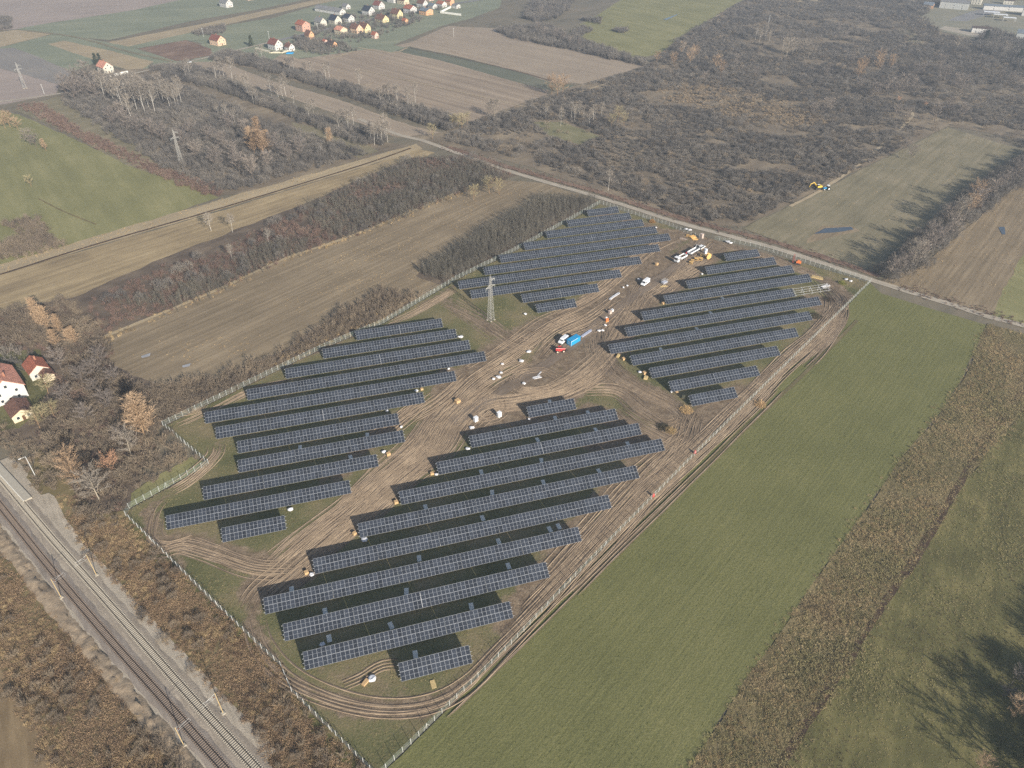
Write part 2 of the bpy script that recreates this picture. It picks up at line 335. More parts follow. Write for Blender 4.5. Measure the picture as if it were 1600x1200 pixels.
strip('meadow_rut', [(60,310),(100,330),(150,350)], .9, m_weed, jit=.4)
strip('stubble_edge', [(160,527),(330,456),(450,402),(560,364),(680,314),(770,276)], 2.2, m_tan, jit=.6)
# still water
m_water, t_, b_ = nodes('still_water'); b_.inputs['Base Color'].default_value = (.07, .09, .115, 1); b_.inputs['Roughness'].default_value = .06; b_.inputs['Specular IOR Level'].default_value = .5
nz_ = N(t_, 'ShaderNodeTexNoise', i_Scale=2.0); bp_ = N(t_, 'ShaderNodeBump', i_Strength=.03); t_.links.new(nz_.outputs['Fac'], bp_.inputs['Height']); t_.links.new(bp_.outputs[0], b_.inputs['Normal'])
land('pond', [(1272,365),(1290,356),(1330,354),(1334,358),(1312,362)], m_water, jit=.5)
land('pond', [(1560,354),(1570,354),(1571,366),(1566,366)], m_water, jit=.3)
m_pud = plain('puddle_sky_tint', (.34, .34, .35), .2, 0, .15, .6)  # pale sky reflection put into the base colour
land('pond', [(220,556),(235,551),(234,556),(222,559)], m_pud, jit=.4)
land('pond', [(284,571),(298,567),(296,572),(286,574)], m_pud, jit=.4)
land('pond', [(1036,30),(1058,22),(1059,23),(1042,31)], m_water, jit=.4)
# ------------------------------------------------------------------ the building site
FENCE = {'west': [(937,318),(800,394),(712,437),(600,504),(500,546),(255,665)], 'notch': [(255,665),(326,725),(202,794),(197,806)],
         'south': [(197,806),(291,899),(399,1004),(439,1041),(456,1081),(590,1214)], 'east': [(590,1214),(799,1007),(899,901),(1085,712),(1200,598),(1360,441)],
         'road': [(1360,441),(1250,409),(1180,386),(1116,374)], 'road2': [(1098,374),(1040,351),(937,318)]}
SITE = atn(FENCE['west']+FENCE['notch'][1:]+FENCE['south'][1:]+FENCE['east'][1:]+[(1250,409),(1116,374)])
# worn ground: (path, half width in metres, strength)
WEAR = [([(1110,372),(1085,392),(1030,430),(985,462),(940,500),(890,535),(850,572),(790,620),(740,640),(690,665)], 9, 1.0),
        ([(1060,365),(1020,400),(960,450),(900,490),(830,520),(770,560),(730,600)], 10, .75),
        ([(960,520),(935,545),(945,580),(985,605),(1040,635),(1070,660)], 8, 1.0), ([(1020,440),(1000,470),(960,520),(900,580),(860,640),(800,650)], 8, 1.0),
        ([(720,650),(670,700),(620,740),(570,790),(510,840),(470,880),(410,920)], 6.5, 1.0),
        ([(940,585),(860,605),(800,630),(740,660)], 8, .9), ([(700,590),(690,640),(655,690),(620,740)], 6, .8),
        ([(470,880),(420,910),(395,950),(400,1000),(440,1055),(510,1090),(590,1108),(660,1105),(720,1075),(800,1000),(900,895)], 3.2, .6),
        ([(900,895),(960,835),(1050,745),(1120,680),(1200,600),(1280,525),(1310,490),(1320,465),(1300,445)], 5.5, .95),
        ([(940,690),(1000,700),(1050,680),(1080,660),(1120,640),(1160,620)], 8, .95), ([(1050,745),(1010,700),(960,660),(920,640)], 6, .8),
        ([(990,740),(930,790),(880,850),(840,910),(800,970)], 6, .7), ([(470,880),(380,870),(310,850),(270,845),(240,860)], 5, .55), ([(250,770),(290,740),(330,720),(345,690)], 3, .35),
        ([(250,840),(232,800),(262,775)], 2.5, .5), ([(1300,445),(1260,425),(1200,400),(1130,382)], 4.5, .8), ([(1130,382),(1080,420),(1040,450),(1000,480)], 7, .9),
        ([(1270,470),(1300,490),(1280,520)], 7, .8), ([(920,330),(1000,350),(1060,368)], 5, .6), ([(560,700),(600,670),(640,640)], 5, .6), ([(500,760),(560,720)], 4, .5), ([(255,665),(400,590),(520,540),(640,485),(720,440)], 1.6, .45),
        ([(640,1100),(560,1060),(500,1050)], 3, .35), ([(280,890),(240,850),(230,830)], 3, .5), ([(700,470),(740,500),(800,530)], 5, .5)]
WEARW = [(smooth(atn(p), 4.0), hw, s) for p, hw, s in WEAR]
def mud_at(P):
    m = np.zeros(len(P)); wob = (fbm(P[:, 0]/7, P[:, 1]/7, 5, 4)-.5)
    for path, hw, s in WEARW:
        d = dist_path(P, path)+wob*5
        m = np.maximum(m, s*np.clip(1.35-d/hw, 0, 1))
    return m
step = .8
lo, hi = SITE.min(0)-2, SITE.max(0)+2
gx = np.arange(lo[0], hi[0], step); gy = np.arange(lo[1], hi[1], step); nx, ny = len(gx), len(gy)
GX, GY = np.meshgrid(gx, gy); GP = np.stack([GX.ravel(), GY.ravel()], 1); ins = inside(GP, SITE)
mud = np.zeros(len(GP)); mud[ins] = mud_at(GP[ins])
mud = np.clip(mud*(.75+.6*fbm(GP[:, 0]/5, GP[:, 1]/5, 21, 3)), 0, 1)
rel = (fbm(GP[:, 0]/2.2, GP[:, 1]/2.2, 31, 3)-.5)*.30*mud + (fbm(GP[:, 0]/6, GP[:, 1]/6, 41, 3)-.5)*.12
gz = -.05+rel
idx = -np.ones(len(GP), int); I = ins.reshape(ny, nx)
cell = I[:-1, :-1] & I[1:, :-1] & I[:-1, 1:] & I[1:, 1:]
cy_, cx_ = np.nonzero(cell); q = np.stack([cy_*nx+cx_, cy_*nx+cx_+1, (cy_+1)*nx+cx_+1, (cy_+1)*nx+cx_], 1)
used = np.unique(q); idx[used] = np.arange(len(used)); q = idx[q]
me = bpy.data.meshes.new('site_ground')
me.vertices.add(len(used)); me.vertices.foreach_set('co', np.column_stack([GP[used], gz[used]]).astype(np.float32).ravel())
me.loops.add(q.size); me.loops.foreach_set('vertex_index', q.ravel().astype(np.int32)); me.polygons.add(len(q)); me.polygons.foreach_set('loop_start', np.arange(0, q.size, 4, dtype=np.int32))
me.update(calc_edges=True); at_ = me.attributes.new('mud', 'FLOAT', 'POINT'); at_.data.foreach_set('value', mud[used].astype(np.float32))
me.shade_smooth()
def site_ground_z(x, y): return -.02
m, t, b = nodes('site_earth_and_grass'); b.inputs['Roughness'].default_value = .95; b.inputs['Specular IOR Level'].default_value = .12
g = N(t, 'ShaderNodeNewGeometry'); a = N(t, 'ShaderNodeAttribute', attribute_name='mud')
n1 = N(t, 'ShaderNodeTexNoise', i_Scale=.35, i_Detail=6.0, i_Roughness=.65); n2 = N(t, 'ShaderNodeTexNoise', i_Scale=1.6, i_Detail=5.0, i_Roughness=.7); n3 = N(t, 'ShaderNodeTexNoise', i_Scale=.06, i_Detail=5.0)
for n in (n1, n2, n3): t.links.new(g.outputs['Position'], n.inputs['Vector'])
rm = ramp(t, [(.36, P_(86,73,61)), (.5, P_(116,100,82)), (.64, P_(148,130,107))]); rg = ramp(t, [(.34, P_(76,78,50)), (.46, P_(98,97,64)), (.56, P_(116,106,77)), (.68, P_(134,118,92))])
mx1 = N(t, 'ShaderNodeMix'); mx1.data_type = 'FLOAT'; mx1.inputs[0].default_value = .5; t.links.new(n1.outputs['Fac'], mx1.inputs[2]); t.links.new(n2.outputs['Fac'], mx1.inputs[3])
mx2 = N(t, 'ShaderNodeMix'); mx2.data_type = 'FLOAT'; mx2.inputs[0].default_value = .55; t.links.new(n2.outputs['Fac'], mx2.inputs[2]); t.links.new(n3.outputs['Fac'], mx2.inputs[3])
t.links.new(mx1.outputs[0], rm.inputs[0]); t.links.new(mx2.outputs[0], rg.inputs[0])
ad = N(t, 'ShaderNodeMath', operation='MULTIPLY_ADD'); t.links.new(n1.outputs['Fac'], ad.inputs[0]); ad.inputs[1].default_value = 1.0; ad.inputs[2].default_value = -.5
sm = N(t, 'ShaderNodeMath', operation='ADD'); t.links.new(a.outputs['Fac'], sm.inputs[0]); t.links.new(ad.outputs[0], sm.inputs[1])
mr = N(t, 'ShaderNodeMapRange', interpolation_type='SMOOTHSTEP'); mr.inputs[1].default_value = .2; mr.inputs[2].default_value = .6; t.links.new(sm.outputs[0], mr.inputs[0])
mc = N(t, 'ShaderNodeMix'); mc.data_type = 'RGBA'; t.links.new(mr.outputs[0], mc.inputs[0]); t.links.new(rg.outputs[0], mc.inputs[6]); t.links.new(rm.outputs[0], mc.inputs[7])
t.links.new(mc.outputs[2], b.inputs['Base Color'])
bp = N(t, 'ShaderNodeBump', i_Strength=.6, i_Distance=.3); t.links.new(n2.outputs['Fac'], bp.inputs['Height']); t.links.new(bp.outputs[0], b.inputs['Normal'])
me.materials.append(m); tag(link('site_ground', me), kind='structure')

m_lane = ground('packed_lane', [P_(96,83,71), P_(115,101,87), P_(134,119,103)], 46, (14, 1.2), 10, .5, seed=83, bump=.2)
strip('packed_lane', [(1100,374),(1075,402),(1040,428),(985,466),(945,498),(905,530),(850,572),(800,602),(745,637),(705,660)], 5.0, m_lane, z=.07, jit=.5)
# tyre ruts: ridges and grooves pressed into the mud, (path, ruts, spread in metres)
m_rut_l = ground('rut_ridge_dry', [P_(116,101,85), P_(141,123,102), P_(166,146,121)], A1, (5, 2), 8, .5, seed=61)
m_rut_d = ground('rut_groove_wet', [P_(84,73,64), P_(104,91,79), P_(120,106,92)], A1, (5, 2), 8, .5, seed=62)
RUTS = [([(760,600),(700,655),(670,700),(620,742),(560,795),(500,845),(450,890),(410,925),(392,960)], 22, 5.0), ([(690,640),(650,700),(600,745),(540,800),(480,850),(420,905)], 10, 4.5),
        ([(392,960),(405,1010),(445,1058),(510,1090),(590,1106),(665,1100),(725,1070),(790,1005),(900,895)], 3, 2.4), ([(470,885),(400,885),(330,862),(285,850),(248,858),(232,845)], 6, 3.4),
        ([(300,838),(262,848),(240,838),(246,800),(262,778)], 5, 1.6), ([(268,770),(300,750),(340,712),(345,690)], 5, 1.6), ([(268,648),(310,640),(320,625)], 4, 1.2),
        ([(800,1000),(900,897),(1000,795),(1100,700),(1200,600),(1280,527),(1312,492),(1318,470),(1295,447)], 12, 3.2), ([(860,930),(930,850),(1000,770),(1060,715),(1100,680)], 8, 3.5),
        ([(930,500),(935,540),(948,575),(990,606),(1045,636),(1060,655),(1040,665)], 10, 3.5), ([(1005,465),(985,500),(955,545),(915,585),(870,612),(800,628),(730,655)], 10, 4.0),
        ([(1015,440),(990,480),(962,520),(955,560)], 8, 4.0), ([(940,580),(880,610),(820,625),(770,632),(745,650),(720,670)], 10, 3.5),
        ([(880,590),(850,575),(810,580),(798,598),(815,612),(860,610),(885,596)], 5, 1.5), ([(1040,665),(1000,640),(960,612),(900,612)], 7, 3.0), ([(750,630),(772,622),(782,636),(770,650),(740,655)], 5, 1.5), ([(735,640),(748,632),(752,645),(738,656)], 4, 1.2),
        ([(850,560),(880,528),(930,505),(985,465)], 6, 3.5), ([(740,590),(800,550),(860,510),(910,490)], 7, 4.0), ([(700,660),(760,600),(830,560)], 8, 4.0), ([(860,500),(940,455),(1010,395),(1050,372)], 5, 3.0),
        ([(1110,375),(1085,400),(1050,440),(1010,470)], 7, 4.0), ([(1300,446),(1250,424),(1190,402),(1120,384)], 5, 1.8), ([(1270,440),(1300,470),(1300,500),(1270,540),(1240,570)], 8, 3.5),
        ([(960,640),(1000,668),(1060,700),(1080,720)], 7, 3.5), ([(1080,640),(1060,690),(1020,740),(980,780)], 7, 4.0), ([(690,470),(740,495),(800,535),(850,545)], 5, 3.0), ([(640,660),(690,630),(740,585)], 6, 3.0),
        ([(590,690),(640,650),(690,610)], 4, 3.0), ([(515,830),(560,810),(580,790),(575,770)], 4, 2), ([(560,590),(420,600),(330,640),(270,668)], 3, .9), ([(720,445),(640,490),(520,545)], 3, .8), ([(1100,690),(1020,760),(930,850)], 6, 1.5),
        ([(1350,470),(1250,572),(1150,672),(1040,780),(930,885),(800,1015),(680,1130)], 1, .8), ([(530,1080),(565,1065),(600,1045),(640,1045)], 2, .5), ([(1045,445),(1075,425),(1110,405)], 8, 5)]
rv = {0: ([], []), 1: ([], [])}
rr = random.Random(5)
for path, n, spread in RUTS:
    P = smooth(atn(path), 1.4); s = np.linspace(0, 1, len(P)); T = np.gradient(P, axis=0); T /= np.linalg.norm(T, axis=1)[:, None]; Nn = np.stack([-T[:, 1], T[:, 0]], 1)
    for k in range(int(n*2.3)):
        off = rr.gauss(0, spread*.72); a_ = rr.random(); l_ = rr.uniform(.3, 1); i0 = int(a_*(1-l_)*len(P)); i1 = int((a_*(1-l_)+l_)*len(P))
        if i1-i0 < 4: continue
        wav = (fbm(s*len(P)/26+rr.random()*90, s*0+rr.random()*50, k, 2)-.5)*spread*1.2
        for side in ((0, 1.9) if rr.random() < .75 else (0,)):
            c = P[i0:i1]+Nn[i0:i1]*(off+side+wav[i0:i1])[:, None]; nn_ = Nn[i0:i1]
            for kind, o2, wd, hh in ((0, 0, rr.uniform(.10, .2), rr.uniform(.03, .10)), (1, .26, rr.uniform(.10, .2), .01)):
                V, Fc = rv[kind]; o = len(V); cc = c+nn_*o2
                zz = .05 if kind == 0 else .045
                wj = wd*(.6+.8*vnoise(np.arange(len(cc))/3.0, np.full(len(cc), o2+k), 3)); taper = np.minimum(1, np.minimum(np.arange(len(cc)), np.arange(len(cc))[::-1])/3); wj = wj*taper
                for j in range(len(cc)):
                    V.append((*(cc[j]-nn_[j]*wj[j]), -.02)); V.append((*cc[j], zz+hh*taper[j]*(.5+rr.random()*.7))); V.append((*(cc[j]+nn_[j]*wj[j]), -.02))
                for j in range(len(cc)-1):
                    b0 = o+j*3; Fc.append((b0, b0+1, b0+4, b0+3)); Fc.append((b0+1, b0+2, b0+5, b0+4))
for kind, nm, mt, lb in ((0, 'rut_ridges', m_rut_l, 'pale ridges of tyre ruts across the muddy site'), (1, 'rut_grooves', m_rut_d, 'dark wet tyre grooves across the muddy site')):
    V, Fc = rv[kind]; me = bpy.data.meshes.new(nm); me.from_pydata(V, [], Fc); me.materials.append(mt); tag(link(nm, me), lb, 'tyre tracks', kind='stuff')
print('ruts', len(rv[0][1])+len(rv[1][1]), 'site', len(q))

# ------------------------------------------------------------------ solar tables
AZ, TILT = R(16.909), R(31.11)
EV = Vector((math.cos(AZ), math.sin(AZ), 0)); NV = Vector((-math.sin(AZ), math.cos(AZ), 0))
V0 = dict(S=109.47, W=171.11, N=274.02, E=191.61); PITCHV = dict(S=10.324, W=10.292, N=10.500, E=10.439); SEC = dict(S=18.864, W=19.040, N=19.193, E=19.736)
UL = {'S1': 4.12, 'S2': -19.29, 'S3': -23.93, 'S4': -28.73, 'S5': -14.36, 'S6': 0.16, 'S7': 14.77, 'S8': 29.41, 'S9': 43.52, 'S10': 68.46, 'W1': -40.51, 'W2': -57.22, 'W3': -46.64, 'W4': -35.66, 'W5': -35.89, 'W6': -43.41, 'W7': -47.52, 'W8': -32.38, 'W9': -17.5, 'W10': -1.84, 'W11': 13.16, 'N1': 95.48, 'N2': 91.84, 'N3': 69.74, 'N4': 66.19, 'N5': 81.75, 'N6': 93.14, 'N7': 109.47, 'N8': 125.51, 'N9': 141.6, 'N10': 157.79, 'E1': 130.54, 'E2': 127.14, 'E3': 123.7, 'E4': 120.03, 'E5': 114.57, 'E6': 126.88, 'E7': 139.37, 'E8': 155.82, 'E9': 172.76, 'E10': 189.01, 'E11': 205.56}
KS = dict(S1=1,S2=3,S3=4,S4=5,S5=5,S6=5,S7=5,S8=4,S9=3,S10=1,W1=1,W2=3,W3=3,W4=3,W5=3,W6=4,W7=5,W8=5,W9=4,W10=3,W11=2,N1=1,N2=2,N3=4,N4=5,N5=5,N6=5,N7=4,N8=3,N9=2,N10=1,E1=1,E2=2,E3=3,E4=4,E5=5,E6=5,E7=5,E8=4,E9=3,E10=2,E11=1)
BLOCK = dict(S='near block beside the crop field', W='rail-side block', N='far block behind the pylon', E='truck-side block')
ORD = ['', 'first', 'second', 'third', 'fourth', 'fifth', 'sixth', 'seventh', 'eighth', 'ninth', 'tenth', 'eleventh']
# glass with cell grid
m_glass, t, b = nodes('solar_glass'); b.inputs['Roughness'].default_value = .22; b.inputs['Specular IOR Level'].default_value = .6
tc = N(t, 'ShaderNodeTexCoord'); oi = N(t, 'ShaderNodeObjectInfo'); br = N(t, 'ShaderNodeTexBrick', offset=0.0, squash=1.0); br.inputs['Scale'].default_value = 1; br.inputs['Mortar Size'].default_value = .006; br.inputs['Brick Width'].default_value = .185; br.inputs['Row Height'].default_value = .094
br.inputs['Color1'].default_value = (.018, .022, .030, 1); br.inputs['Color2'].default_value = (.023, .028, .037, 1); br.inputs['Mortar'].default_value = (.05, .055, .07, 1)
t.links.new(tc.outputs['Object'], br.inputs['Vector']); hv = N(t, 'ShaderNodeHueSaturation'); mrn = N(t, 'ShaderNodeMapRange'); mrn.inputs[3].default_value = .75; mrn.inputs[4].default_value = 1.5
t.links.new(oi.outputs['Random'], mrn.inputs[0]); t.links.new(mrn.outputs[0], hv.inputs['Value']); t.links.new(br.outputs['Color'], hv.inputs['Color']); t.links.new(hv.outputs[0], b.inputs['Base Color'])
m_frame = plain('anodised_frame', (.34, .36, .39), .45, .2, .06)
m_zinc = plain('galvanised_steel', (.66, .67, .68), .5, .4, .08); m_back = plain('module_backsheet', (.55, .55, .56), .6)
def module_mesh(wd, ln):
    """aluminium frame, two half-cell glass fields with a bright middle gap, backsheet"""
    mb = MB(); fr = .034; th = .035
    x0, x1, y0, y1 = -wd/2, wd/2, 0, ln; ym = ln/2; gp = .02; fy = .05
    mb.add([(x0, y0, 0), (x1, y0, 0), (x1, y1, 0), (x0, y1, 0)], [(3, 2, 1, 0)], 2)
    xs = [x0, x0+fr, x1-fr, x1]; ys = [y0, y0+fy, ym-gp, ym+gp, y1-fy, y1]
    for i in range(3):
        for j in range(5):
            glass = i == 1 and j in (1, 3); z = th-.004 if glass else th
            mb.add([(xs[i], ys[j], z), (xs[i+1], ys[j], z), (xs[i+1], ys[j+1], z), (xs[i], ys[j+1], z)], [(0, 1, 2, 3)], 1 if glass else 0)
    mb.add([(x0, y0, 0), (x1, y0, 0), (x1, y1, 0), (x0, y1, 0), (x0, y0, th), (x1, y0, th), (x1, y1, th), (x0, y1, th)], [(0, 1, 5, 4), (1, 2, 6, 5), (2, 3, 7, 6), (3, 0, 4, 7)], 0)
    return mb.mesh('panel', [m_frame, m_glass, m_back])
MLEN, ZB = 2.27, .8
SL = math.cos(TILT); SH = math.sin(TILT)
def legmesh():
    mb = MB(); mb.box((0, SL*1.1, (ZB+SH*1.1-.1)/2-.15), (.1, .12, ZB+SH*1.1-.1+.3)); mb.box((0, SL*3.6, (ZB+SH*3.6-.1)/2-.15), (.1, .12, ZB+SH*3.6-.1+.3))
    mb.add([(sx*.05, y*SL, ZB+y*SH+dz) for sx in (-1, 1) for y, dz in ((.3, -.09), (4.3, -.09), (4.3, -.2), (.3, -.2))], [(0, 1, 2, 3), (7, 6, 5, 4), (0, 4, 5, 1), (1, 5, 6, 2), (2, 6, 7, 3), (3, 7, 4, 0)])
    return mb.mesh('support_frame', m_zinc)
LEG = legmesh(); MODM = {}; PURL = {}
n_mod = 0
for nm, k in KS.items():
    B, i = nm[0], int(nm[1:]); sec = SEC[B]; base = NV*(V0[B]+(i-1)*PITCHV[B]) + EV*UL[nm]; Ltot = sec*k
    n_in = len([x for x in KS if x[0] == B])
    lab = f"{ORD[i]} solar panel row from the bottom of the {BLOCK[B]}"
    root = thing('solar_table', lab, 'solar array', base, AZ, 'solar tables of the ' + BLOCK[B])
    # children live in the table's frame: x along the row, y up the slope (horizontal), z up
    pitch_m = (sec-.10)/16; wd = pitch_m-.022
    if B not in MODM: MODM[B] = module_mesh(wd, MLEN)
    last = 5*16 if nm != 'E7' else 64
    for s in range(k):
        for c in range(16):
            if s*16+c >= last: continue
            for r_ in range(2):
                o = bpy.data.objects.new('panel', MODM[B]); COL.objects.link(o); o.parent = root
                yy = r_*(MLEN+.03); dz = random.gauss(0, .004)
                o.location = (s*sec+.05+pitch_m*(c+.5), yy*SL, ZB+yy*SH+dz); o.rotation_euler = (TILT+random.gauss(0, .0025), random.gauss(0, .002), 0); n_mod += 1
    for yy in (.5, 1.75, 2.85, 4.1):
        mb = MB(); mb.box((Ltot/2, yy*SL+.03, ZB+yy*SH-.05), (Ltot+.7, .09, .07)); mb.build('purlin', m_zinc, root)
    nl = max(2, round(Ltot/4.72)+1)
    for j in range(nl):
        o = bpy.data.objects.new('support_frame', LEG); COL.objects.link(o); o.parent = root; o.location = (.6+(Ltot-1.2)*j/(nl-1), 0, 0)
print('modules', n_mod)

# ------------------------------------------------------------------ fence
m_post = plain('fence_post_paint', (.64, .65, .64), .5, .1, .05)
m_mesh, t, b = nodes('green_wire_mesh'); b.inputs['Base Color'].default_value = (.33, .42, .36, 1); b.inputs['Roughness'].default_value = .6
tr = N(t, 'ShaderNodeBsdfTransparent'); ms = N(t, 'ShaderNodeMixShader'); nz = N(t, 'ShaderNodeTexNoise', i_Scale=.8); mr = N(t, 'ShaderNodeMapRange'); mr.inputs[3].default_value = .05; mr.inputs[4].default_value = .17
g_ = N(t, 'ShaderNodeNewGeometry'); t.links.new(g_.outputs['Position'], nz.inputs['Vector']); t.links.new(nz.outputs['Fac'], mr.inputs[0]); t.links.new(mr.outputs[0], ms.inputs[0])
t.links.new(tr.outputs[0], ms.inputs[1]); t.links.new(b.outputs[0], ms.inputs[2]); t.links.new(ms.outputs[0], t.nodes['Material Output'].inputs[0])
pm = MB(); pm.tube((0, 0, -.1), (0, 0, 2.25), .062, n=6); pm.tube((0, 0, 2.25), (0, 0, 2.32), .075, .04, n=6); POST = pm.mesh('post', m_post)
pm = MB(); pm.tube((0, 0, -.1), (0, 0, 2.25), .055, n=6); pm.tube((0, 0, 1.9), (0, 1.0, 0), .035, n=5); pm.tube((0, 0, 1.9), (0, -1.0, 0), .035, n=5); BRACE = pm.mesh('braced_post', m_post)
FL = {'west': 'long wire fence between the panels and the bare thicket', 'notch': 'short stepped wire fence at the corner facing the railway houses', 'south': 'wire fence with pale posts above the railway embankment',
      'east': 'wire fence with pale posts along the green crop field', 'road': 'wire fence along the gravel road past the truck', 'road2': 'wire fence along the gravel road by the farthest panels'}
for key, px in FENCE.items():
    P = atn(px); root = thing('wire_fence', FL[key], 'fence', (P[0][0], P[0][1], 0)); o0 = P[0]
    vs, fs = [], []; wires = MB(); first = True
    for a, b2 in zip(P[:-1], P[1:]):
        L = np.linalg.norm(b2-a); n = max(1, round(L/2.6)); d = (b2-a)/L
        for j in range(n+1):
            p = a+(b2-a)*j/n-o0
            if j < n or b2 is P[-1]:
                o = bpy.data.objects.new('post', BRACE if (j % 12 == 6) else POST); COL.objects.link(o); o.parent = root; o.location = (p[0], p[1], 0); o.rotation_euler = (random.gauss(0, .012), random.gauss(0, .012), math.atan2(d[1], d[0])-math.pi/2)
        a0, b0 = a-o0, b2-o0; k = len(vs); nrm = np.array([-d[1], d[0]])*.06
        vs += [(a0[0]+nrm[0], a0[1]+nrm[1], .03), (b0[0]+nrm[0], b0[1]+nrm[1], .03), (b0[0]+nrm[0], b0[1]+nrm[1], 2.1), (a0[0]+nrm[0], a0[1]+nrm[1], 2.1)]; fs.append((k, k+1, k+2, k+3))
        for hz in (.05, 1.05, 2.1): wires.tube((a0[0]+nrm[0], a0[1]+nrm[1], hz), (b0[0]+nrm[0], b0[1]+nrm[1], hz), .018, n=3)
    me = bpy.data.meshes.new('wire_mesh'); me.from_pydata(vs, [], fs); me.materials.append(m_mesh); link('wire_mesh', me, root)
    wires.build('tension_wires', plain('wire_steel', (.5, .54, .52), .5, .3), root)
# ------------------------------------------------------------------ railway
TR = smooth(atn([(-28,711),(0,745),(62.5,820),(133,901),(219,1000),(291.5,1082.5),(367,1165),(402,1203),(470,1278)]), .6)
TLk = smooth(atn([(-28,755),(0,790),(88,900),(172,1000),(245,1082),(318,1165),(350,1201),(415,1275)]), .6)
def resample(P, step):
    s = np.concatenate([[0], np.cumsum(np.linalg.norm(np.diff(P, axis=0), axis=1))]); q = np.arange(0, s[-1], step)
    return np.stack([np.interp(q, s, P[:, 0]), np.interp(q, s, P[:, 1])], 1)
MID = resample((resample(TR, 1.0)[:min(len(resample(TR, 1.0)), len(resample(TLk, 1.0)))]+resample(TLk, 1.0)[:min(len(resample(TR, 1.0)), len(resample(TLk, 1.0)))])/2, 3.0)
def bank(name, path, wt, wb, z0, z1, mat):
    p = np.asarray(path); t = np.gradient(p, axis=0); t /= np.linalg.norm(t, axis=1)[:, None]; n = np.stack([-t[:, 1], t[:, 0]], 1); v = []; f = []
    for i in range(len(p)):
        j = [(fbm(p[i][0]/3+k*7, p[i][1]/3, 3, 2)-.5)*1.2 for k in range(2)]
        for o, z in ((-wb-j[0], z0), (-wt, z1), (wt, z1), (wb+j[1], z0)): v.append((p[i][0]+n[i][0]*o, p[i][1]+n[i][1]*o, z))
    for i in range(len(p)-1):
        for k in range(3): f.append((i*4+k+1, i*4+k, i*4+4+k, i*4+5+k))
    me = bpy.data.meshes.new(name); me.from_pydata(v, [], f); me.materials.append(mat); return tag(link(name, me), kind='structure')
bank('ballast_bed', MID, 6.2, 9.6, -.35, -.02, m_ballast)
m_ballast2 = ground('fresh_ballast', [P_(118,109,97), P_(142,131,117), P_(164,153,137)], -52, (6, .8), 8, .35, sw=.3, pw=.25, seed=67, bump=.6)
bank('ballast_bed', resample(TR, 3.0), 1.75, 2.7, .0, .22, m_ballast2)
bank('ballast_bed', resample(TLk, 3.0), 1.6, 2.5, .0, .16, ground('old_ballast', [P_(112,103,94), P_(132,122,112), P_(150,140,128)], -52, (6, .8), 8, .35, seed=71, bump=.6))
m_conc = plain('pale_concrete', C(170,163,149), .85, 0, .1, 1.5); m_oldw = plain('creosoted_timber', C(124,110,98), .9, 0, .25, 1.5); m_rail = plain('rusty_rail', C(84,72,62), .5, .6, .15); m_rail2 = plain('dark_rail', C(60,54,48), .5, .6, .15)
for P, z, ms, mr_, nm, sw_ in ((TR, .22, m_conc, m_rail, 'railway track with new pale concrete sleepers', .30), (TLk, .16, m_oldw, m_rail2, 'railway track with old dark brown sleepers', .27)):
    S = resample(P, .62); root = thing('railway_track', nm, 'railway', (S[0][0], S[0][1], 0)); o0 = S[0]
    mb = MB(); mb.box((0, 0, .02), (2.6, sw_, .20), taper=(.97, .75)); SM = mb.mesh('sleeper', ms)
    T = np.gradient(S, axis=0); ang = np.arctan2(T[:, 1], T[:, 0])
    vis = [i for i in range(len(S)) if True]
    for c_, i in enumerate(vis):
        if c_ >= 300: break
        o = bpy.data.objects.new('sleeper', SM); COL.objects.link(o); o.parent = root; o.location = (S[i][0]-o0[0], S[i][1]-o0[1], z); o.rotation_euler = (0, 0, ang[i]+math.pi/2+random.gauss(0, .012))
    for side in (-1, 1):
        v = []; f = []
        Q = resample(P, 2.5); Tq = np.gradient(Q, axis=0); Tq /= np.linalg.norm(Tq, axis=1)[:, None]; Nq = np.stack([-Tq[:, 1], Tq[:, 0]], 1)
        for i in range(len(Q)):
            c = Q[i]-o0+Nq[i]*side*.755
            for o, zz in ((-.07, .12), (-.05, .28), (.05, .28), (.07, .12)): v.append((c[0]+Nq[i][0]*o, c[1]+Nq[i][1]*o, z+zz))
        for i in range(len(Q)-1):
            for k in range(3): f.append((i*4+k, i*4+k+1, i*4+5+k, i*4+4+k))
        me = bpy.data.meshes.new('rail'); me.from_pydata(v, [], f); me.materials.append(mr_); link('rail', me, root)
# spoil thrown up beside the old track, platform
m_spoil = ground('spoil_earth', [P_(112,98,82), P_(140,124,104), P_(164,146,122)], 40, (3, 1.5), 4, .5, seed=73, bump=.6)
Q = resample(TLk, 1.0); Tq = np.gradient(Q, axis=0); Tq /= np.linalg.norm(Tq, axis=1)[:, None]; Nq = np.stack([-Tq[:, 1], Tq[:, 0]], 1)
side = -1 if (Nq[40]@(MID[len(MID)//2]-Q[len(Q)//2])) > 0 else 1
v = []; f = []; nc = 9
for i in range(len(Q)):
    for k in range(nc):
        o = 2.6+k*.55; hgt = math.sin(math.pi*k/(nc-1))*(.1+1.7*float(fbm(i/1.3, k/2.0, 77, 4))**2.2) if 0 < k < nc-1 else -.05
        p = Q[i]+Nq[i]*side*(o+float(fbm(i/3, k, 79, 2)-.5)*1.2); v.append((p[0], p[1], -.1+hgt))
for i in range(len(Q)-1):
    for k in range(nc-1): f.append((i*nc+k, i*nc+k+1, (i+1)*nc+k+1, (i+1)*nc+k))
me = bpy.data.meshes.new('spoil_bank'); me.from_pydata(v, [], f); me.materials.append(m_spoil); me.shade_smooth(); tag(link('spoil_bank', me), kind='structure')
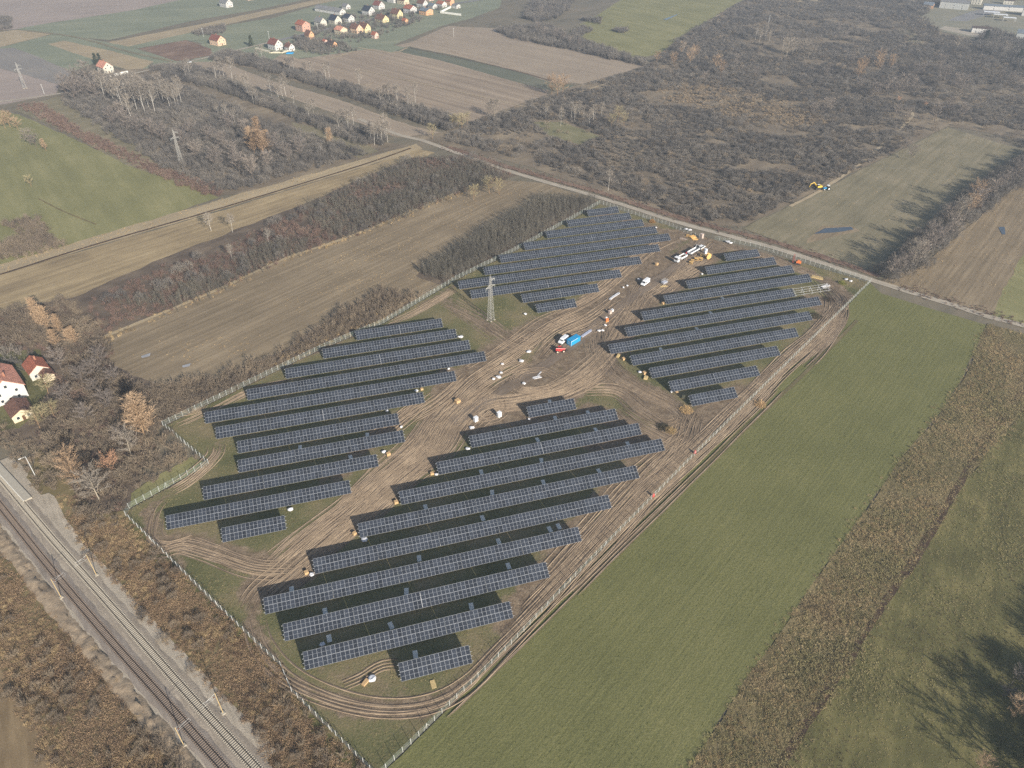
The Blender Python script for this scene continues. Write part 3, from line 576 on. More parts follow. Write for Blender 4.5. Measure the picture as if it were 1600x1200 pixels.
pa, pb = at(-60, 668), at(44, 782); d = (pb-pa); mb = MB(); L = d.length; mb.box((L/2, 0, .25), (L, 2.6, .7)); mb.box((L/2, -1.2, .63), (L, .35, .06))
rt = thing('platform', 'pale concrete platform beside the new railway track', 'platform', (pa.x, pa.y, 0), math.atan2(d.y, d.x)); mb = MB(); mb.box((L/2, 0, .25), (L, 2.6, .7)); mb.build('slab', m_conc, rt); mb = MB(); mb.box((L/2, -1.15, .63), (L-.1, .3, .06)); mb.build('edge_strip', plain('edge_white', C(220,214,200), .8), rt)
mb = MB()
for j in range(9): mb.tube((j*3.0, 1.45, .6), (j*3.0, 1.45, 1.6), .05)
for h_ in (1.1, 1.6): mb.tube((0, 1.45, h_), (24, 1.45, h_), .045)
mb.build('railing', plain('railing_paint', C(196,184,150), .6), rt)
strip('trackside_path', [(40,790),(72,775),(95,815),(125,860)], 3.2, m_ballast)
# masts of the overhead line and the lamp
m_mast = plain('mast_ochre', C(192,170,128), .6, .1, .08); m_mastg = plain('mast_grey', (.6, .61, .6), .5, .3)
def mast(px, h, lab):
    p = at(*px); k = np.argmin(np.hypot(*(MID-np.array([p.x, p.y])).T)); q = MID[k]; a = math.atan2(q[1]-p.y, q[0]-p.x)
    rt = thing('overhead_line_mast', lab, 'mast', (p.x, p.y, 0), a, 'overhead line masts along the railway')
    mb = MB(); mb.box((0, 0, .1), (.9, .9, .5)); mb.build('footing', m_conc, rt)
    mb = MB(); mb.tube((0, 0, .2), (0, 0, h), .11, .085, n=8); mb.build('pole', m_mast, rt)
    mb = MB(); mb.tube((0, 0, h-1.4), (3.3, 0, h-.6), .03); mb.tube((0, 0, h-.3), (2.4, 0, h-.75), .02); mb.tube((3.3, 0, h-.6), (3.6, 0, h-1.8), .02); mb.tube((0, 0, h-1.8), (3.6, 0, h-1.8), .02)
    ca = mb.build('cantilever', m_mastg, rt)
    for x_ in (.35,):
        mb = MB(); mb.tube((x_, 0, h-1.32), (x_+.35, 0, h-1.22), .1, n=7); mb.build('insulator', plain('brown_porcelain', C(110,66,46), .3), ca)
mast((349, 1115), 9.2, 'ochre line mast on the panel side of the railway nearest the fence corner')
mast((287.5, 1165), 8.2, 'ochre line mast beside the old track near the bottom edge')
mast((96, 934), 8.4, 'ochre line mast on the spoil bank beside the old track')
mast((151, 899), 9.2, 'ochre line mast standing in tan grass on the panel side of the railway')
p = at(56, 745); a = math.atan2(TR[0][1]-p.y, TR[0][0]-p.x); k = np.argmin(np.hypot(*(TR-np.array([p.x, p.y])).T)); a = math.atan2(TR[k][1]-p.y, TR[k][0]-p.x)
rt = thing('street_lamp', 'tall white street lamp in the thicket behind the platform', 'street lamp', (p.x, p.y, 0), a)
mb = MB(); mb.tube((0, 0, -.1), (0, 0, 9.2), .13, .09, n=8); mb.build('pole', m_post, rt); mb = MB(); mb.tube((0, 0, 9.15), (1.4, 0, 9.35), .06, n=6); ar = mb.build('arm', m_post, rt)
mb = MB(); mb.box((1.75, 0, 9.36), (.9, .34, .16), taper=(.8, .7)); mb.build('lamp_head', m_post, ar)

# ------------------------------------------------------------------ lattice pylons
m_lat = plain('weathered_zinc', (.44, .43, .40), .6, .15, .1)
def pylon(px, h, lab, w0=2.3, sides=1.25):
    p = at(*px); rt = thing('lattice_pylon', lab, 'pylon', (p.x, p.y, 0), R(49)+.0, 'pylons of one power line')
    def wd(z): return w0/2*(1-z/h)+.22*(z/h) if z < h*.62 else (w0/2*.38+.22*.62)*(1-(z-h*.62)/(h*.38))+.16*((z-h*.62)/(h*.38))
    zs = np.concatenate([np.linspace(0, h*.62, 12), np.linspace(h*.62, h*.97, 8)[1:]])
    for sx, sy in ((-1,-1),(1,-1),(1,1),(-1,1)):
        mb = MB()
        for z0, z1 in zip(zs[:-1], zs[1:]): mb.tube((sx*wd(z0), sy*wd(z0), z0-(.2 if z0 == 0 else 0)), (sx*wd(z1), sy*wd(z1), z1), .068, n=4, caps=False)
        mb.build('leg', m_lat, rt)
    mb = MB()
    for i, (z0, z1) in enumerate(zip(zs[:-1], zs[1:])):
        c0 = [(-1,-1),(1,-1),(1,1),(-1,1)]
        for k in range(4):
            a_, b_ = c0[k], c0[(k+1) % 4]
            mb.tube((a_[0]*wd(z0), a_[1]*wd(z0), z0), (b_[0]*wd(z1), b_[1]*wd(z1), z1), .042, n=3, caps=False); mb.tube((b_[0]*wd(z0), b_[1]*wd(z0), z0), (a_[0]*wd(z1), a_[1]*wd(z1), z1), .042, n=3, caps=False)
    tag(mb.build('bracing', m_lat, rt), kind='stuff')
    for z_, s in ((h*.74, 1), (h*.74, -1), (h*.88, 1)):
        mb = MB(); x0 = wd(z_)*s
        for sy in (-1, 1): mb.tube((x0, sy*.25, z_), (s*2.3*sides, 0, z_+.15), .08, n=4); mb.tube((x0, sy*.2, z_+1.1), (s*2.3*sides, 0, z_+.2), .06, n=4)
        ar = mb.build('cross_arm', m_lat, rt); mb = MB(); mb.tube((s*2.25*sides, 0, z_+.1), (s*2.25*sides, 0, z_-1.0), .11, n=6); mb.build('insulator', plain('glass_insulator', C(150,156,150), .3), ar)
    mb = MB(); mb.tube((0, 0, h*.96), (0, 0, h+.6), .09, .05, n=5); mb.build('peak', m_lat, rt)
    mb = MB()
    for sx, sy in ((-1,-1),(1,-1),(1,1),(-1,1)): mb.box((sx*w0/2, sy*w0/2, .05), (.7, .7, .5))
    tag(mb.build('footings', m_conc, rt), kind='stuff')
pylon((767, 500), 22.8, 'tall pale lattice pylon standing among the solar panels')
pylon((284, 257), 23.6, 'lattice pylon at the edge of the bare wood above the meadow')
pylon((39, 138), 21.0, 'small hazy lattice pylon standing in the far brown field')
# ------------------------------------------------------------------ vehicles and machines
m_white = plain('white_paint', (.82, .83, .84), .35, 0, .03, spec=.5); m_tyre = plain('tyre_rubber', (.025, .024, .023), .9); m_win = plain('dark_window', (.02, .025, .03), .1, 0, .1, spec=.6)
m_steel = plain('grey_steel', (.32, .33, .34), .5, .5); m_dark = plain('dark_chassis', (.05, .05, .05), .7); m_hub = plain('wheel_hub', (.5, .5, .5), .5, .4); m_redp = plain('red_paint', (.55, .05, .05), .4, 0, .08, spec=.5)
m_orange = plain('orange_paint', (.72, .2, .06), .45, 0, .08); m_yellow = plain('yellow_paint', (.75, .5, .07), .45, 0, .08); m_bluep = plain('blue_paint', (.03, .28, .55), .45, 0, .08); m_cream = plain('cream_rim', (.75, .62, .48), .5)
m_mudload = plain('wet_soil_load', C(104,84,66), .95, 0, .25, 1.0); m_lampg = plain('lamp_glass', (.7, .7, .66), .15); m_redl = plain('red_lens', (.5, .03, .03), .3)
def wheel(parent, x, y, r, w, rim=None):
    mb = MB(); mb.tube((x, y-w/2, r), (x, y+w/2, r), r, n=14); o = mb.build('wheel', m_tyre, parent)
    mb = MB(); s = 1 if y > 0 else -1; mb.tube((x, y+s*(w/2-.02), r), (x, y+s*(w/2+.02), r), r*.55, n=10); mb.build('rim', rim or m_hub, o)
def van(px, ang, lab, L=5.9, H=2.5, W=2.05, cat='van'):
    p = at(*px); rt = thing('van', lab, cat, (p.x, p.y, 0), R(ang)); h0 = .45
    prof = [(-L/2, h0), (L/2, h0), (L/2, 1.0), (L/2-.25, 1.2), (L/2-1.0, 1.35), (L/2-1.75, H-.05), (L/2-2.0, H), (-L/2+.15, H), (-L/2, H-.12)]
    mb = MB(); n = len(prof); w0 = W/2
    def hw(z): return w0 if z < 1.3 else w0-(z-1.3)*.12
    vs = [(x, -hw(z), z) for x, z in prof]+[(x, hw(z), z) for x, z in prof]
    mb.add(vs, [(k, (k+1) % n, n+(k+1) % n, n+k) for k in range(n)]+[tuple(range(n-1, -1, -1)), tuple(range(n, 2*n))]); o = mb.build('body', m_white, rt); md = o.modifiers.new('b', 'BEVEL'); md.width = .07; md.segments = 2
    a, b_ = np.array([L/2-1.06, 1.42]), np.array([L/2-1.70, H-.18]); nrm = np.array([b_[1]-a[1], -(b_[0]-a[0])]); nrm = nrm/np.linalg.norm(nrm)*.025
    mb = MB(); mb.add([(a[0]+nrm[0], -.85, a[1]+nrm[1]), (a[0]+nrm[0], .85, a[1]+nrm[1]), (b_[0]+nrm[0], .78, b_[1]+nrm[1]), (b_[0]+nrm[0], -.78, b_[1]+nrm[1])], [(0, 1, 2, 3)]); mb.build('windscreen', m_win, rt)
    for s in (-1, 1):
        mb = MB(); y0, y1 = s*(hw(1.4)+.02), s*(hw(2.0)+.02); mb.add([(L/2-2.6, y0, 1.4), (L/2-1.25, y0, 1.4), (L/2-1.7, y1, 2.05), (L/2-2.6, y1, 2.05)], [(0, 1, 2, 3) if s < 0 else (3, 2, 1, 0)]); mb.build('side_window', m_win, rt)
        mb = MB(); mb.box((L/2+.01, s*.75, .95), (.06, .32, .2)); mb.build('headlight', m_lampg, rt)
        mb = MB(); mb.box((-L/2-.01, s*.85, 1.2), (.05, .14, .5)); mb.build('tail_light', m_redl, rt)
        mb = MB(); mb.box((L/2-1.3, s*(W/2+.14), 1.5), (.1, .2, .28)); mb.build('mirror', m_dark, rt)
        wheel(rt, L/2-1.0, s*(W/2-.12), .35, .24); wheel(rt, -L/2+1.1, s*(W/2-.12), .35, .24)
    mb = MB(); mb.box((L/2+.03, 0, .5), (.12, W*.96, .25)); mb.build('bumper', m_dark, rt); mb = MB(); mb.box((-L/2-.03, 0, .5), (.12, W*.96, .2)); mb.build('bumper', m_dark, rt)
    return rt
van((1008, 444), 232, 'white panel van parked alone on the muddy middle track')
van((880, 534), 235, 'white cab van parked beside the blue container', 5.6, 2.3)
def car(px, ang, lab, L=4.6, body=None, W=1.85, H=1.6):
    p = at(*px); rt = thing('car', lab, 'car', (p.x, p.y, 0), R(ang)); body = body or m_white
    mb = MB(); mb.prism([(-L/2, .4), (L/2, .4), (L/2, .78), (L/2-1.1, .98), (-L/2, 1.0)], -W/2, W/2); o = mb.build('body', body, rt); md = o.modifiers.new('b', 'BEVEL'); md.width = .08; md.segments = 2
    mb = MB(); z0, z1 = 1.0, H; x0, x1, x2, x3 = -L/2+.05, L/2-1.2, L/2-1.9, -L/2+.5
    for s in (1,): mb.add([(x0, -W/2+.06, z0), (x1, -W/2+.06, z0), (x1, W/2-.06, z0), (x0, W/2-.06, z0), (x3, -W/2+.24, z1), (x2, -W/2+.24, z1), (x2, W/2-.24, z1), (x3, W/2-.24, z1)], [(0, 1, 5, 4), (1, 2, 6, 5), (2, 3, 7, 6), (3, 0, 4, 7)])
    mb.build('windows', m_win, rt); mb = MB(); mb.box(((x2+x3)/2, 0, z1+.01), (x2-x3+.06, W-.44, .06)); mb.build('roof', body, rt)
    for s in (-1, 1):
        wheel(rt, L/2-.85, s*(W/2-.1), .33, .22); wheel(rt, -L/2+.85, s*(W/2-.1), .33, .22); mb = MB(); mb.box((L/2, s*.65, .72), (.06, .3, .16)); mb.build('headlight', m_lampg, rt)
car((1096, 388), 47, 'white car parked behind the truck near the site gate', 5.0, None, 1.95, 1.75)
car((296, 98), 15, 'tiny white car on the track before the red roofed house', 4.4)
# truck with loading crane, and its trailer
pa, pb = at(1054.5, 411.5), at(1091, 391); d = (pa-pb); ang = math.atan2(d.y, d.x); u = d.normalized()
tp = pb+u*16.6; rt = thing('truck', 'white tipper truck with a red loading crane on the muddy site', 'truck', (tp.x, tp.y, 0), ang)
mb = MB(); mb.box((0, 0, .95), (8.6, .9, .35)); mb.build('chassis', m_dark, rt)
mb = MB(); mb.prism([(2.4, .7), (4.45, .7), (4.5, 1.7), (4.3, 3.0), (4.0, 3.15), (2.4, 3.15)], -1.2, 1.2); o = mb.build('cab', m_white, rt); md = o.modifiers.new('b', 'BEVEL'); md.width = .1; md.segments = 2
mb = MB(); mb.add([(4.52, -1.05, 1.8), (4.52, 1.05, 1.8), (4.34, 1.0, 2.85), (4.34, -1.0, 2.85)], [(0, 1, 2, 3)]); mb.build('windscreen', m_win, rt)
for s in (-1, 1):
    mb = MB(); mb.box((3.6, s*1.21, 2.2), (1.0, .03, .8)); mb.build('side_window', m_win, rt); mb = MB(); mb.box((4.52, s*.9, 1.0), (.06, .4, .22)); mb.build('headlight', m_lampg, rt)
    for x in (3.4, -1.9, -3.2): wheel(rt, x, s*1.0, .52, .36)
    mb = MB(); mb.box((-1.6, s*1.2, 1.75), (5.4, .08, 1.0)); mb.build('side_board', m_white, rt)
mb = MB(); mb.box((-1.6, 0, 1.28), (5.4, 2.4, .12)); mb.build('load_bed', m_steel, rt); mb = MB(); mb.box((1.1, 0, 1.95), (.1, 2.4, 1.4)); mb.build('head_board', m_white, rt); mb = MB(); mb.box((-4.3, 0, 1.75), (.08, 2.4, 1.0)); mb.build('tail_gate', m_white, rt)
mb = MB(); mb.box((-1.6, 0, 1.55), (5.2, 2.25, .5), taper=(.9, .7)); mb.build('soil_load', m_mudload, rt)
mb = MB(); mb.box((-4.75, 0, 1.5), (.6, 1.6, .5)); mb.tube((-4.75, 0, 1.7), (-4.75, 0, 3.0), .22, n=8); mb.tube((-4.75, 0, 3.0), (-4.4, .9, 3.6), .16, n=6); mb.tube((-4.4, .9, 3.6), (-4.9, -.8, 2.6), .13, n=6); mb.build('loading_crane', m_redp, rt)
tp = pb+u*5.0; rt = thing('trailer', 'white drop side trailer with empty grey bed behind the truck', 'trailer', (tp.x, tp.y, 0), ang)
mb = MB(); mb.box((.6, 0, .95), (9.4, .8, .3)); mb.tube((4.6, 0, .9), (6.6, 0, .9), .1, n=6); mb.build('chassis', m_dark, rt); mb = MB(); mb.box((0, 0, 1.2), (8.2, 2.45, .14)); mb.build('load_bed', m_steel, rt)
for s in (-1, 1):
    mb = MB(); mb.box((0, s*1.2, 1.6), (8.2, .07, .75)); mb.build('side_board', m_white, rt)
    for x in (2.6, -2.0, -3.2): wheel(rt, x, s*1.0, .48, .34)
mb = MB(); mb.box((4.1, 0, 1.6), (.07, 2.4, .75)); mb.build('head_board', m_white, rt); mb = MB()
for s in (-1, 1): mb.box((-4.1, s*1.15, 2.3), (.14, .14, 2.2))
mb.box((-4.1, 0, 3.35), (.14, 2.4, .14)); mb.build('rear_frame', m_white, rt)
# blue container cabin
pc = (at(892, 542)+at(907, 533)+at(885, 538)+(at(907, 533)+at(885, 538)-at(892, 542)))/4
m_blueb = plain('container_blue', (.02, .30, .58), .45, 0, .05, spec=.4); rt = thing('container', 'bright blue steel site container beside the white cab van', 'container', (pc.x, pc.y, 0), R(45.8))
mb = MB(); n = 26; L, W, H_ = 6.1, 2.45, 2.6
for s in (-1, 1):
    vs = []
    for i in range(n+1):
        x = -L/2+L*i/n; o = .03 if i % 2 else -.02
        vs += [(x, s*(W/2+o), .15), (x, s*(W/2+o), H_-.1)]
    mb.add(vs, [(2*i, 2*i+2, 2*i+3, 2*i+1) if s < 0 else (2*i+1, 2*i+3, 2*i+2, 2*i) for i in range(n)])
for s in (-1, 1): mb.box((s*(L/2-.02), 0, H_/2), (.05, W-.1, H_-.3))
mb.build('corrugated_wall', m_blueb, rt); mb = MB(); mb.box((0, 0, H_-.03), (L+.04, W+.08, .09)); mb.build('roof', m_blueb, rt); mb = MB(); mb.box((0, 0, .08), (L, W, .16)); mb.build('floor_frame', m_dark, rt)
for sx in (-1, 1):
    for sy in (-1, 1): mb = MB(); mb.box((sx*(L/2-.03), sy*(W/2-.02), H_/2), (.14, .14, H_-.02)); mb.build('corner_post', plain('pale_corner', (.5, .62, .7), .5) if (sx < 0 and sy < 0) else m_blueb, rt)
for s in (-1, 1): mb = MB(); mb.box((-L/2-.04, s*.58, 1.3), (.05, 1.08, 2.2)); dd = mb.build('door', m_blueb, rt); mb = MB(); mb.tube((-L/2-.09, s*.3, .3), (-L/2-.09, s*.3, 2.4), .03); mb.build('lock_rod', m_zinc, dd)
mb = MB(); mb.box((-1.0, -W/2-.06, H_-.22), (4.6, .05, .14)); mb.build('edge_trim', m_white, rt)
# telehandler
p = at(875, 549.5); rt = thing('telehandler', 'red telehandler with cream wheels in front of the white cab van', 'telehandler', (p.x, p.y, 0), R(11.8))
mb = MB(); mb.box((0, 0, 1.0), (3.9, 1.5, .7)); o = mb.build('body', m_redp, rt); o.modifiers.new('b', 'BEVEL').width = .08
mb = MB(); mb.prism([(-.9, 1.35), (.7, 1.35), (.5, 2.35), (-.8, 2.35)], .1, .85); mb.build('cab', m_win, rt); mb = MB(); mb.box((-.15, .48, 2.4), (1.5, .85, .08)); mb.build('cab_roof', m_redp, rt)
mb = MB(); mb.box((-1.4, -.45, 1.55), (1.2, .8, .5)); mb.build('engine_cover', m_redp, rt); mb = MB(); mb.tube((-1.9, -.2, 1.95), (2.4, -.2, 1.3), .2, .16, n=6); bm_ = mb.build('boom', m_redp, rt); mb = MB(); mb.box((2.5, -.2, .8), (.2, 1.3, .9)); mb.box((3.0, -.6, .4), (1.1, .12, .07)); mb.box((3.0, .2, .4), (1.1, .12, .07)); mb.build('fork', m_dark, bm_)
for s in (-1, 1):
    for x in (-1.35, 1.35): wheel(rt, x, s*.95, .62, .42, m_cream)
# excavator, tractor, pile driver
def tracks(rt, L, W, h, tw):
    for s in (-1, 1): mb = MB(); mb.prism([(-L/2, h*.45), (-L/2+.3, 0), (L/2-.3, 0), (L/2, h*.45), (L/2-.35, h), (-L/2+.35, h)], s*(W/2)-tw/2, s*(W/2)+tw/2); mb.build('crawler_track', m_dark, rt)
p = at(1277, 295); rt = thing('excavator', 'yellow crawler excavator working in the scrub beyond the road', 'excavator', (p.x, p.y, 0), R(195)); tracks(rt, 4.2, 2.3, .9, .6)
mb = MB(); mb.box((-.8, 0, 1.7), (3.2, 2.5, 1.1)); mb.build('upper_body', m_yellow, rt); mb = MB(); mb.prism([(-.3, 2.2), (1.1, 2.2), (.9, 3.1), (-.3, 3.1)], .3, 1.2); mb.build('cab', m_win, rt); mb = MB(); mb.box((.35, .75, 3.15), (1.4, 1.0, .1)); mb.build('cab_roof', m_white, rt)
mb = MB(); mb.tube((.8, -.2, 2.0), (3.2, -.2, 4.4), .32, .26, n=6); mb.tube((3.2, -.2, 4.4), (5.6, -.2, 3.4), .26, .2, n=6); b1 = mb.build('boom', m_yellow, rt); mb = MB(); mb.tube((5.6, -.2, 3.4), (6.0, -.2, 1.3), .22, .16, n=6); mb.build('stick', m_yellow, b1); mb = MB(); mb.prism([(5.6, .4), (6.6, .6), (6.4, 1.4), (5.9, 1.4)], -.8, .4); mb.build('bucket', m_dark, b1)
p = at(1291, 296.5); rt = thing('tractor', 'blue tractor with white roof beside the yellow excavator', 'tractor', (p.x, p.y, 0), R(190))
mb = MB(); mb.prism([(0, .8), (2.3, .8), (2.3, 1.5), (0, 1.7)], -.45, .45); mb.build('bonnet', m_bluep, rt); mb = MB(); mb.prism([(-1.5, 1.2), (.1, 1.2), (-.1, 2.7), (-1.4, 2.7)], -.8, .8); mb.build('cab', m_win, rt); mb = MB(); mb.box((-.75, 0, 2.78), (1.6, 1.75, .16)); mb.build('roof', m_white, rt)
for s in (-1, 1): wheel(rt, -1.0, s*1.0, .9, .5, m_white); wheel(rt, 1.8, s*.85, .6, .4, m_white)
p = at(1246, 412.5); rt = thing('pile_driver', 'orange pile driver with a dark red mast at the end of the panels', 'pile driver', (p.x, p.y, 0), R(160)); tracks(rt, 3.0, 1.8, .7, .4)
mb = MB(); mb.box((-.3, 0, 1.25), (2.4, 1.7, 1.0)); o = mb.build('body', m_orange, rt); o.modifiers.new('b', 'BEVEL').width = .1; mb = MB(); mb.box((-.2, .3, 2.05), (1.0, .9, .6)); mb.build('engine_cover', m_orange, rt)
mb = MB()
for s in (-1, 1): mb.tube((2.4+s*.3, 0, .2), (2.4+s*.3, 0, 5.2), .09, n=5)
for z in np.arange(.6, 5.2, .6): mb.tube((2.1, 0, z), (2.7, 0, z+.3), .05, n=4)
mb.build('mast', plain('dark_red_steel', (.3, .07, .06), .6), rt); mb = MB(); mb.tube((.6, 0, 1.5), (2.2, 0, 2.6), .12, n=6); mb.build('arm', plain('dark_red_steel', (.3, .07, .06), .6), rt)

# ------------------------------------------------------------------ site clutter
m_pal = plain('pallet_pine', C(206,182,132), .85, 0, .15); m_palg = plain('pallet_brightened', C(236,233,222), .85, 0, .15); m_card = plain('cardboard', C(196,164,122), .85, 0, .12); m_film = plain('white_film', (.66, .66, .68), .4, 0, .06, spec=.5); m_straw = plain('timber_yellow', C(216,176,112), .85, 0, .15)  # pallets behind the rows: near-white colour stands in for missing light
def pal_parts(mat):
    out = []
    for i in range(7): mb = MB(); mb.box((0, -1.05+i*.35, .13), (1.25, .24, .03)); out.append(('board', mb.mesh('board', mat)))
    for x in (-.55, 0, .55): mb = MB(); mb.box((x, 0, .055), (.1, 2.35, .11)); out.append(('bearer', mb.mesh('bearer', mat)))
    return out
PALP = {0: pal_parts(m_palg), 1: pal_parts(m_pal)}
def pallet(px, ang, lab, kind=0, grp=None, z=.03):
    p = at(*px); rt = thing('pallet', lab, 'pallet', (p.x, p.y, z), ang, grp)
    for nm, me in PALP[kind]: link(nm, me, rt)
RN = {'S': 'near block', 'W': 'rail-side block', 'E': 'truck-side block'}
PALL = [(456, 922),(508,956),(514.5,998),(635,924.5),(611,978),(736.5,948),(649,1023),(574,680),(469,699.5),(548,715),(665,793),(752,738),(769,770),(754,810),(779,846.5),(655,873),(794.5,885),(859,628),(919,645),(867.5,653.5),(931,672),(840,687.5),(846,720),(981,694),(849,754),(936,736.5),(859,827.5),(873,823),(1129,466),(1110.5,489),(1089,514),(1032.5,546)]
def row_of(p):
    v = p.dot(NV); u = p.dot(EV); best = None
    for nm, k in KS.items():
        B, i = nm[0], int(nm[1:]); d_ = v-(V0[B]+(i-1)*PITCHV[B]); 
        if UL[nm]-3 < u < UL[nm]+SEC[B]*k+3 and -1 < d_ < 10.5 and (best is None or d_ < best[0]): best = (d_, nm, (u-UL[nm])/(SEC[B]*k))
    return best
seen = {}
for i, px in enumerate(PALL):
    b_ = row_of(at(*px)); nm = b_[1] if b_ else 'S1'; fr = b_[2] if b_ else .5
    where = ['the start', 'the early part', 'the middle', 'the late part', 'the far end'][min(4, max(0, int(fr*5)))]
    q = f"grey pallet lying behind {where} of row {ORD[int(nm[1:])]} of the {RN.get(nm[0], 'far block')}"
    seen[q] = seen.get(q, 0)+1
    if seen[q] > 1: q = q.replace('grey pallet', 'second grey pallet')
    pallet(px, AZ+random.gauss(0, .12), q, 0, 'pallets left between the panel rows')
pallet((677, 1069.5), AZ+.05, 'pale new pallet on the grass in front of the nearest panel row', 1)
def box_heap(name, px, lab, cat, mat, d, ang=0.0, n=1, grp=None):
    p = at(*px); rt = thing(name, lab, cat, (p.x, p.y, 0), ang, grp)
    mb = MB(); mb.box((0, 0, d[2]/2), d, taper=(.97, .97)); o = mb.build('carton' if cat == 'box' else 'body', mat, rt)
    for s in (-1, 1): mb = MB(); mb.box((0, s*d[1]*.27, d[2]+.015), (d[0]*.96, d[1]*.46, .03), rz=s*.05); mb.build('flap', mat, rt)
    return rt
def film(px, lab, r=.8, h=.9, grp='white film heaps left at row ends'):
    p = at(*px); bm = bmesh.new(); bmesh.ops.create_icosphere(bm, subdivisions=2, radius=1)
    sd = random.randint(0, 99)
    for v in bm.verts:
        k = .7+.6*float(vnoise(v.co.x*2.3+sd, v.co.y*2.3+v.co.z*1.7, sd)); v.co = Vector((v.co.x*r*k, v.co.y*r*k*.8, max(-.05, (v.co.z*.5+.35)*h*k)))
    me = bpy.data.meshes.new('film_heap'); bm.to_mesh(me); bm.free(); me.materials.append(m_film); o = link('film_heap', me, None, (p.x, p.y, 0)); tag(o, lab, 'plastic film', grp)
for px, lab, r in [((454,797),'white film heap past the end of the second rail-side row',.9),((600,707),'white film heap beside a carton past the third rail-side row',.8),((627,668),'white film heap at the end of the fifth rail-side row',.6),((605,643),'small white film heap in the shade above the fifth rail-side row',.6),((651,611.5),'white film heap past the end of the sixth rail-side row',.7),((720,527),'large white film heap past the end of the tenth rail-side row',1.1),
        ((701,577),'white film scrap above the end of the seventh rail-side row',.6),((570,844),'white film heap in shade at the start of the sixth near row',1.1),((487,898.5),'white film heap at the start of the fifth near row',.8),((682,742),'white film heap at the start of the eighth near row',.7),((731,702),'white film heap at the start of the ninth near row',.8),((737,669),'round white wrapped bale between the cabinets and ninth near row',1.0),((827,656),'small white film heap by the shortest near row',.5),
        ((504,1008),'white film heap behind the start of the second near row',.8),((581,1061),'white film heap on the grass below the second near row',1.2),((487,900.5),'small white film scrap at the start of the fifth near row',.4),((1049,613),'white film scrap at the start of the second truck-side row',.5),((1000,582),'white film heap by cartons at the start of the third truck-side row',.9),((1097,429),'white film scrap above the ninth truck-side row',.6),
        ((821,491.5),'white film scrap on the grass below the far block',.7),((785,569.5),'white film strip at the upper end of the small turning loop',.7),((783,583),'white film strip at the middle of the small turning loop',.8),((779,590),'larger white film heap near the small turning loop',1.1),((771,593),'small white film scrap near the small turning loop',.6),((815,565),'white film heap by the track south of the red telehandler',1.1),((826,550),'greenish white film heap by the track near the telehandler',1.1),
        ((819,600),'small white film heap on the round grass island',.8),((936,517.5),'white film square beside the orange barrier, nearer the track',.8),((942,517),'white film square beside the orange barrier, nearer the panels',.8),((946,509),'white film strip just below the orange barrier',.7),((974,450),'white film scrap between the profile bundle and the lone van',.5),((980,447),'white film heap beside the lone van',.6),((998,437),'grey film scrap in the shadow of the lone van',.8),
        ((1072,358.5),'white sack pair by the fence near the timber heap, outer one',1.0),((1077.5,360),'white sack by the fence beside the timber heap',1.1),((1137,378),'white wrapped bundle behind the road fence, nearer the gate',1.3),((1141,380),'white wrapped bundle behind the road fence, farther from the gate',1.1),((1322,437),'white wrapped heap at the corner by the crop field',.9),((1329,440),'white sack at the corner by the crop field',.8)]: film(px, lab, r)
for px, lab, d, a in [((607,711),'tan carton past the third rail-side row',(1.4,1.1,1.0),.3),((659,609),'tan carton past the end of the sixth rail-side row',(1.1,.9,.7),.2),((554,835),'tan carton in shade at the start of the sixth near row',(1.1,1,.9),.5),((619,786),'tan carton at the start of the seventh near row',(1.3,1.1,.9),.2),((675,741),'tan carton at the start of the eighth near row',(1.2,1,.8),.1),((479,896),'tan carton at the start of the fifth near row',(1.2,1.1,.9),.3),((571,1067),'orange carton on the grass below the second near row',(2.0,1.0,.5),.7),
        ((715,628.5),'round topped orange crate alone on the muddy track',(1.9,1.7,1.2),.4),((1007,584),'orange carton at the start of the third truck-side row',(1.5,1.2,1.0),.2),((1009,591),'long pale carton at the start of the third truck-side row',(2.2,1.4,.6),.9),((966,557),'pale carton at the start of the fifth truck-side row',(2.0,1.0,.7),.8),((974,562),'orange carton at the start of the fifth truck-side row',(1.3,1.1,.9),.3),((1057,614),'small tan carton at the start of the second truck-side row',(1.1,.9,.7),.2),((1068,621),'pale carton lying at the start of the first truck-side row',(2.3,1.2,.5),.9),
        ((1036,475),'tan carton in the gap before the eighth truck-side row',(1.3,1.0,.8),.4),((1026,414),'yellow crate on bare soil below the far block',(1.6,1.1,1.1),.5)]: box_heap('carton_box', px, lab, 'box', m_card if 'pale' not in lab else m_pal, d, AZ+a, grp='cartons left at the row ends')
# cabinets and toilet
def cabinet(px, lab, d, mat, cat='cabinet', ang=.35):
    p = at(*px); rt = thing('site_cabinet', lab, cat, (p.x, p.y, 0), R(20)+ang); mb = MB(); mb.box((0, 0, d[2]/2+.1), d); o = mb.build('housing', mat, rt); o.modifiers.new('b', 'BEVEL').width = .03
    mb = MB(); mb.box((0, 0, .06), (d[0]+.15, d[1]+.15, .16)); mb.build('plinth', m_conc, rt); mb = MB(); mb.box((0, 0, d[2]+.14), (d[0]+.12, d[1]+.12, .09)); mb.build('lid', mat, rt)
    mb = MB(); mb.box((0, -d[1]/2-.015, d[2]/2+.1), (d[0]*.86, .03, d[2]*.86)); dr = mb.build('door', mat, rt); mb = MB(); mb.box((d[0]*.3, -d[1]/2-.05, d[2]/2), (.05, .05, .25)); mb.build('handle', m_dark, dr)
cabinet((743.5, 658), 'white equipment cabinet on mud with blue film at its foot', (1.5, 1.2, 1.8), m_white); cabinet((780, 651), 'white equipment cabinet standing alone on the mud by the ninth near row', (1.5, 1.2, 2.0), m_white)
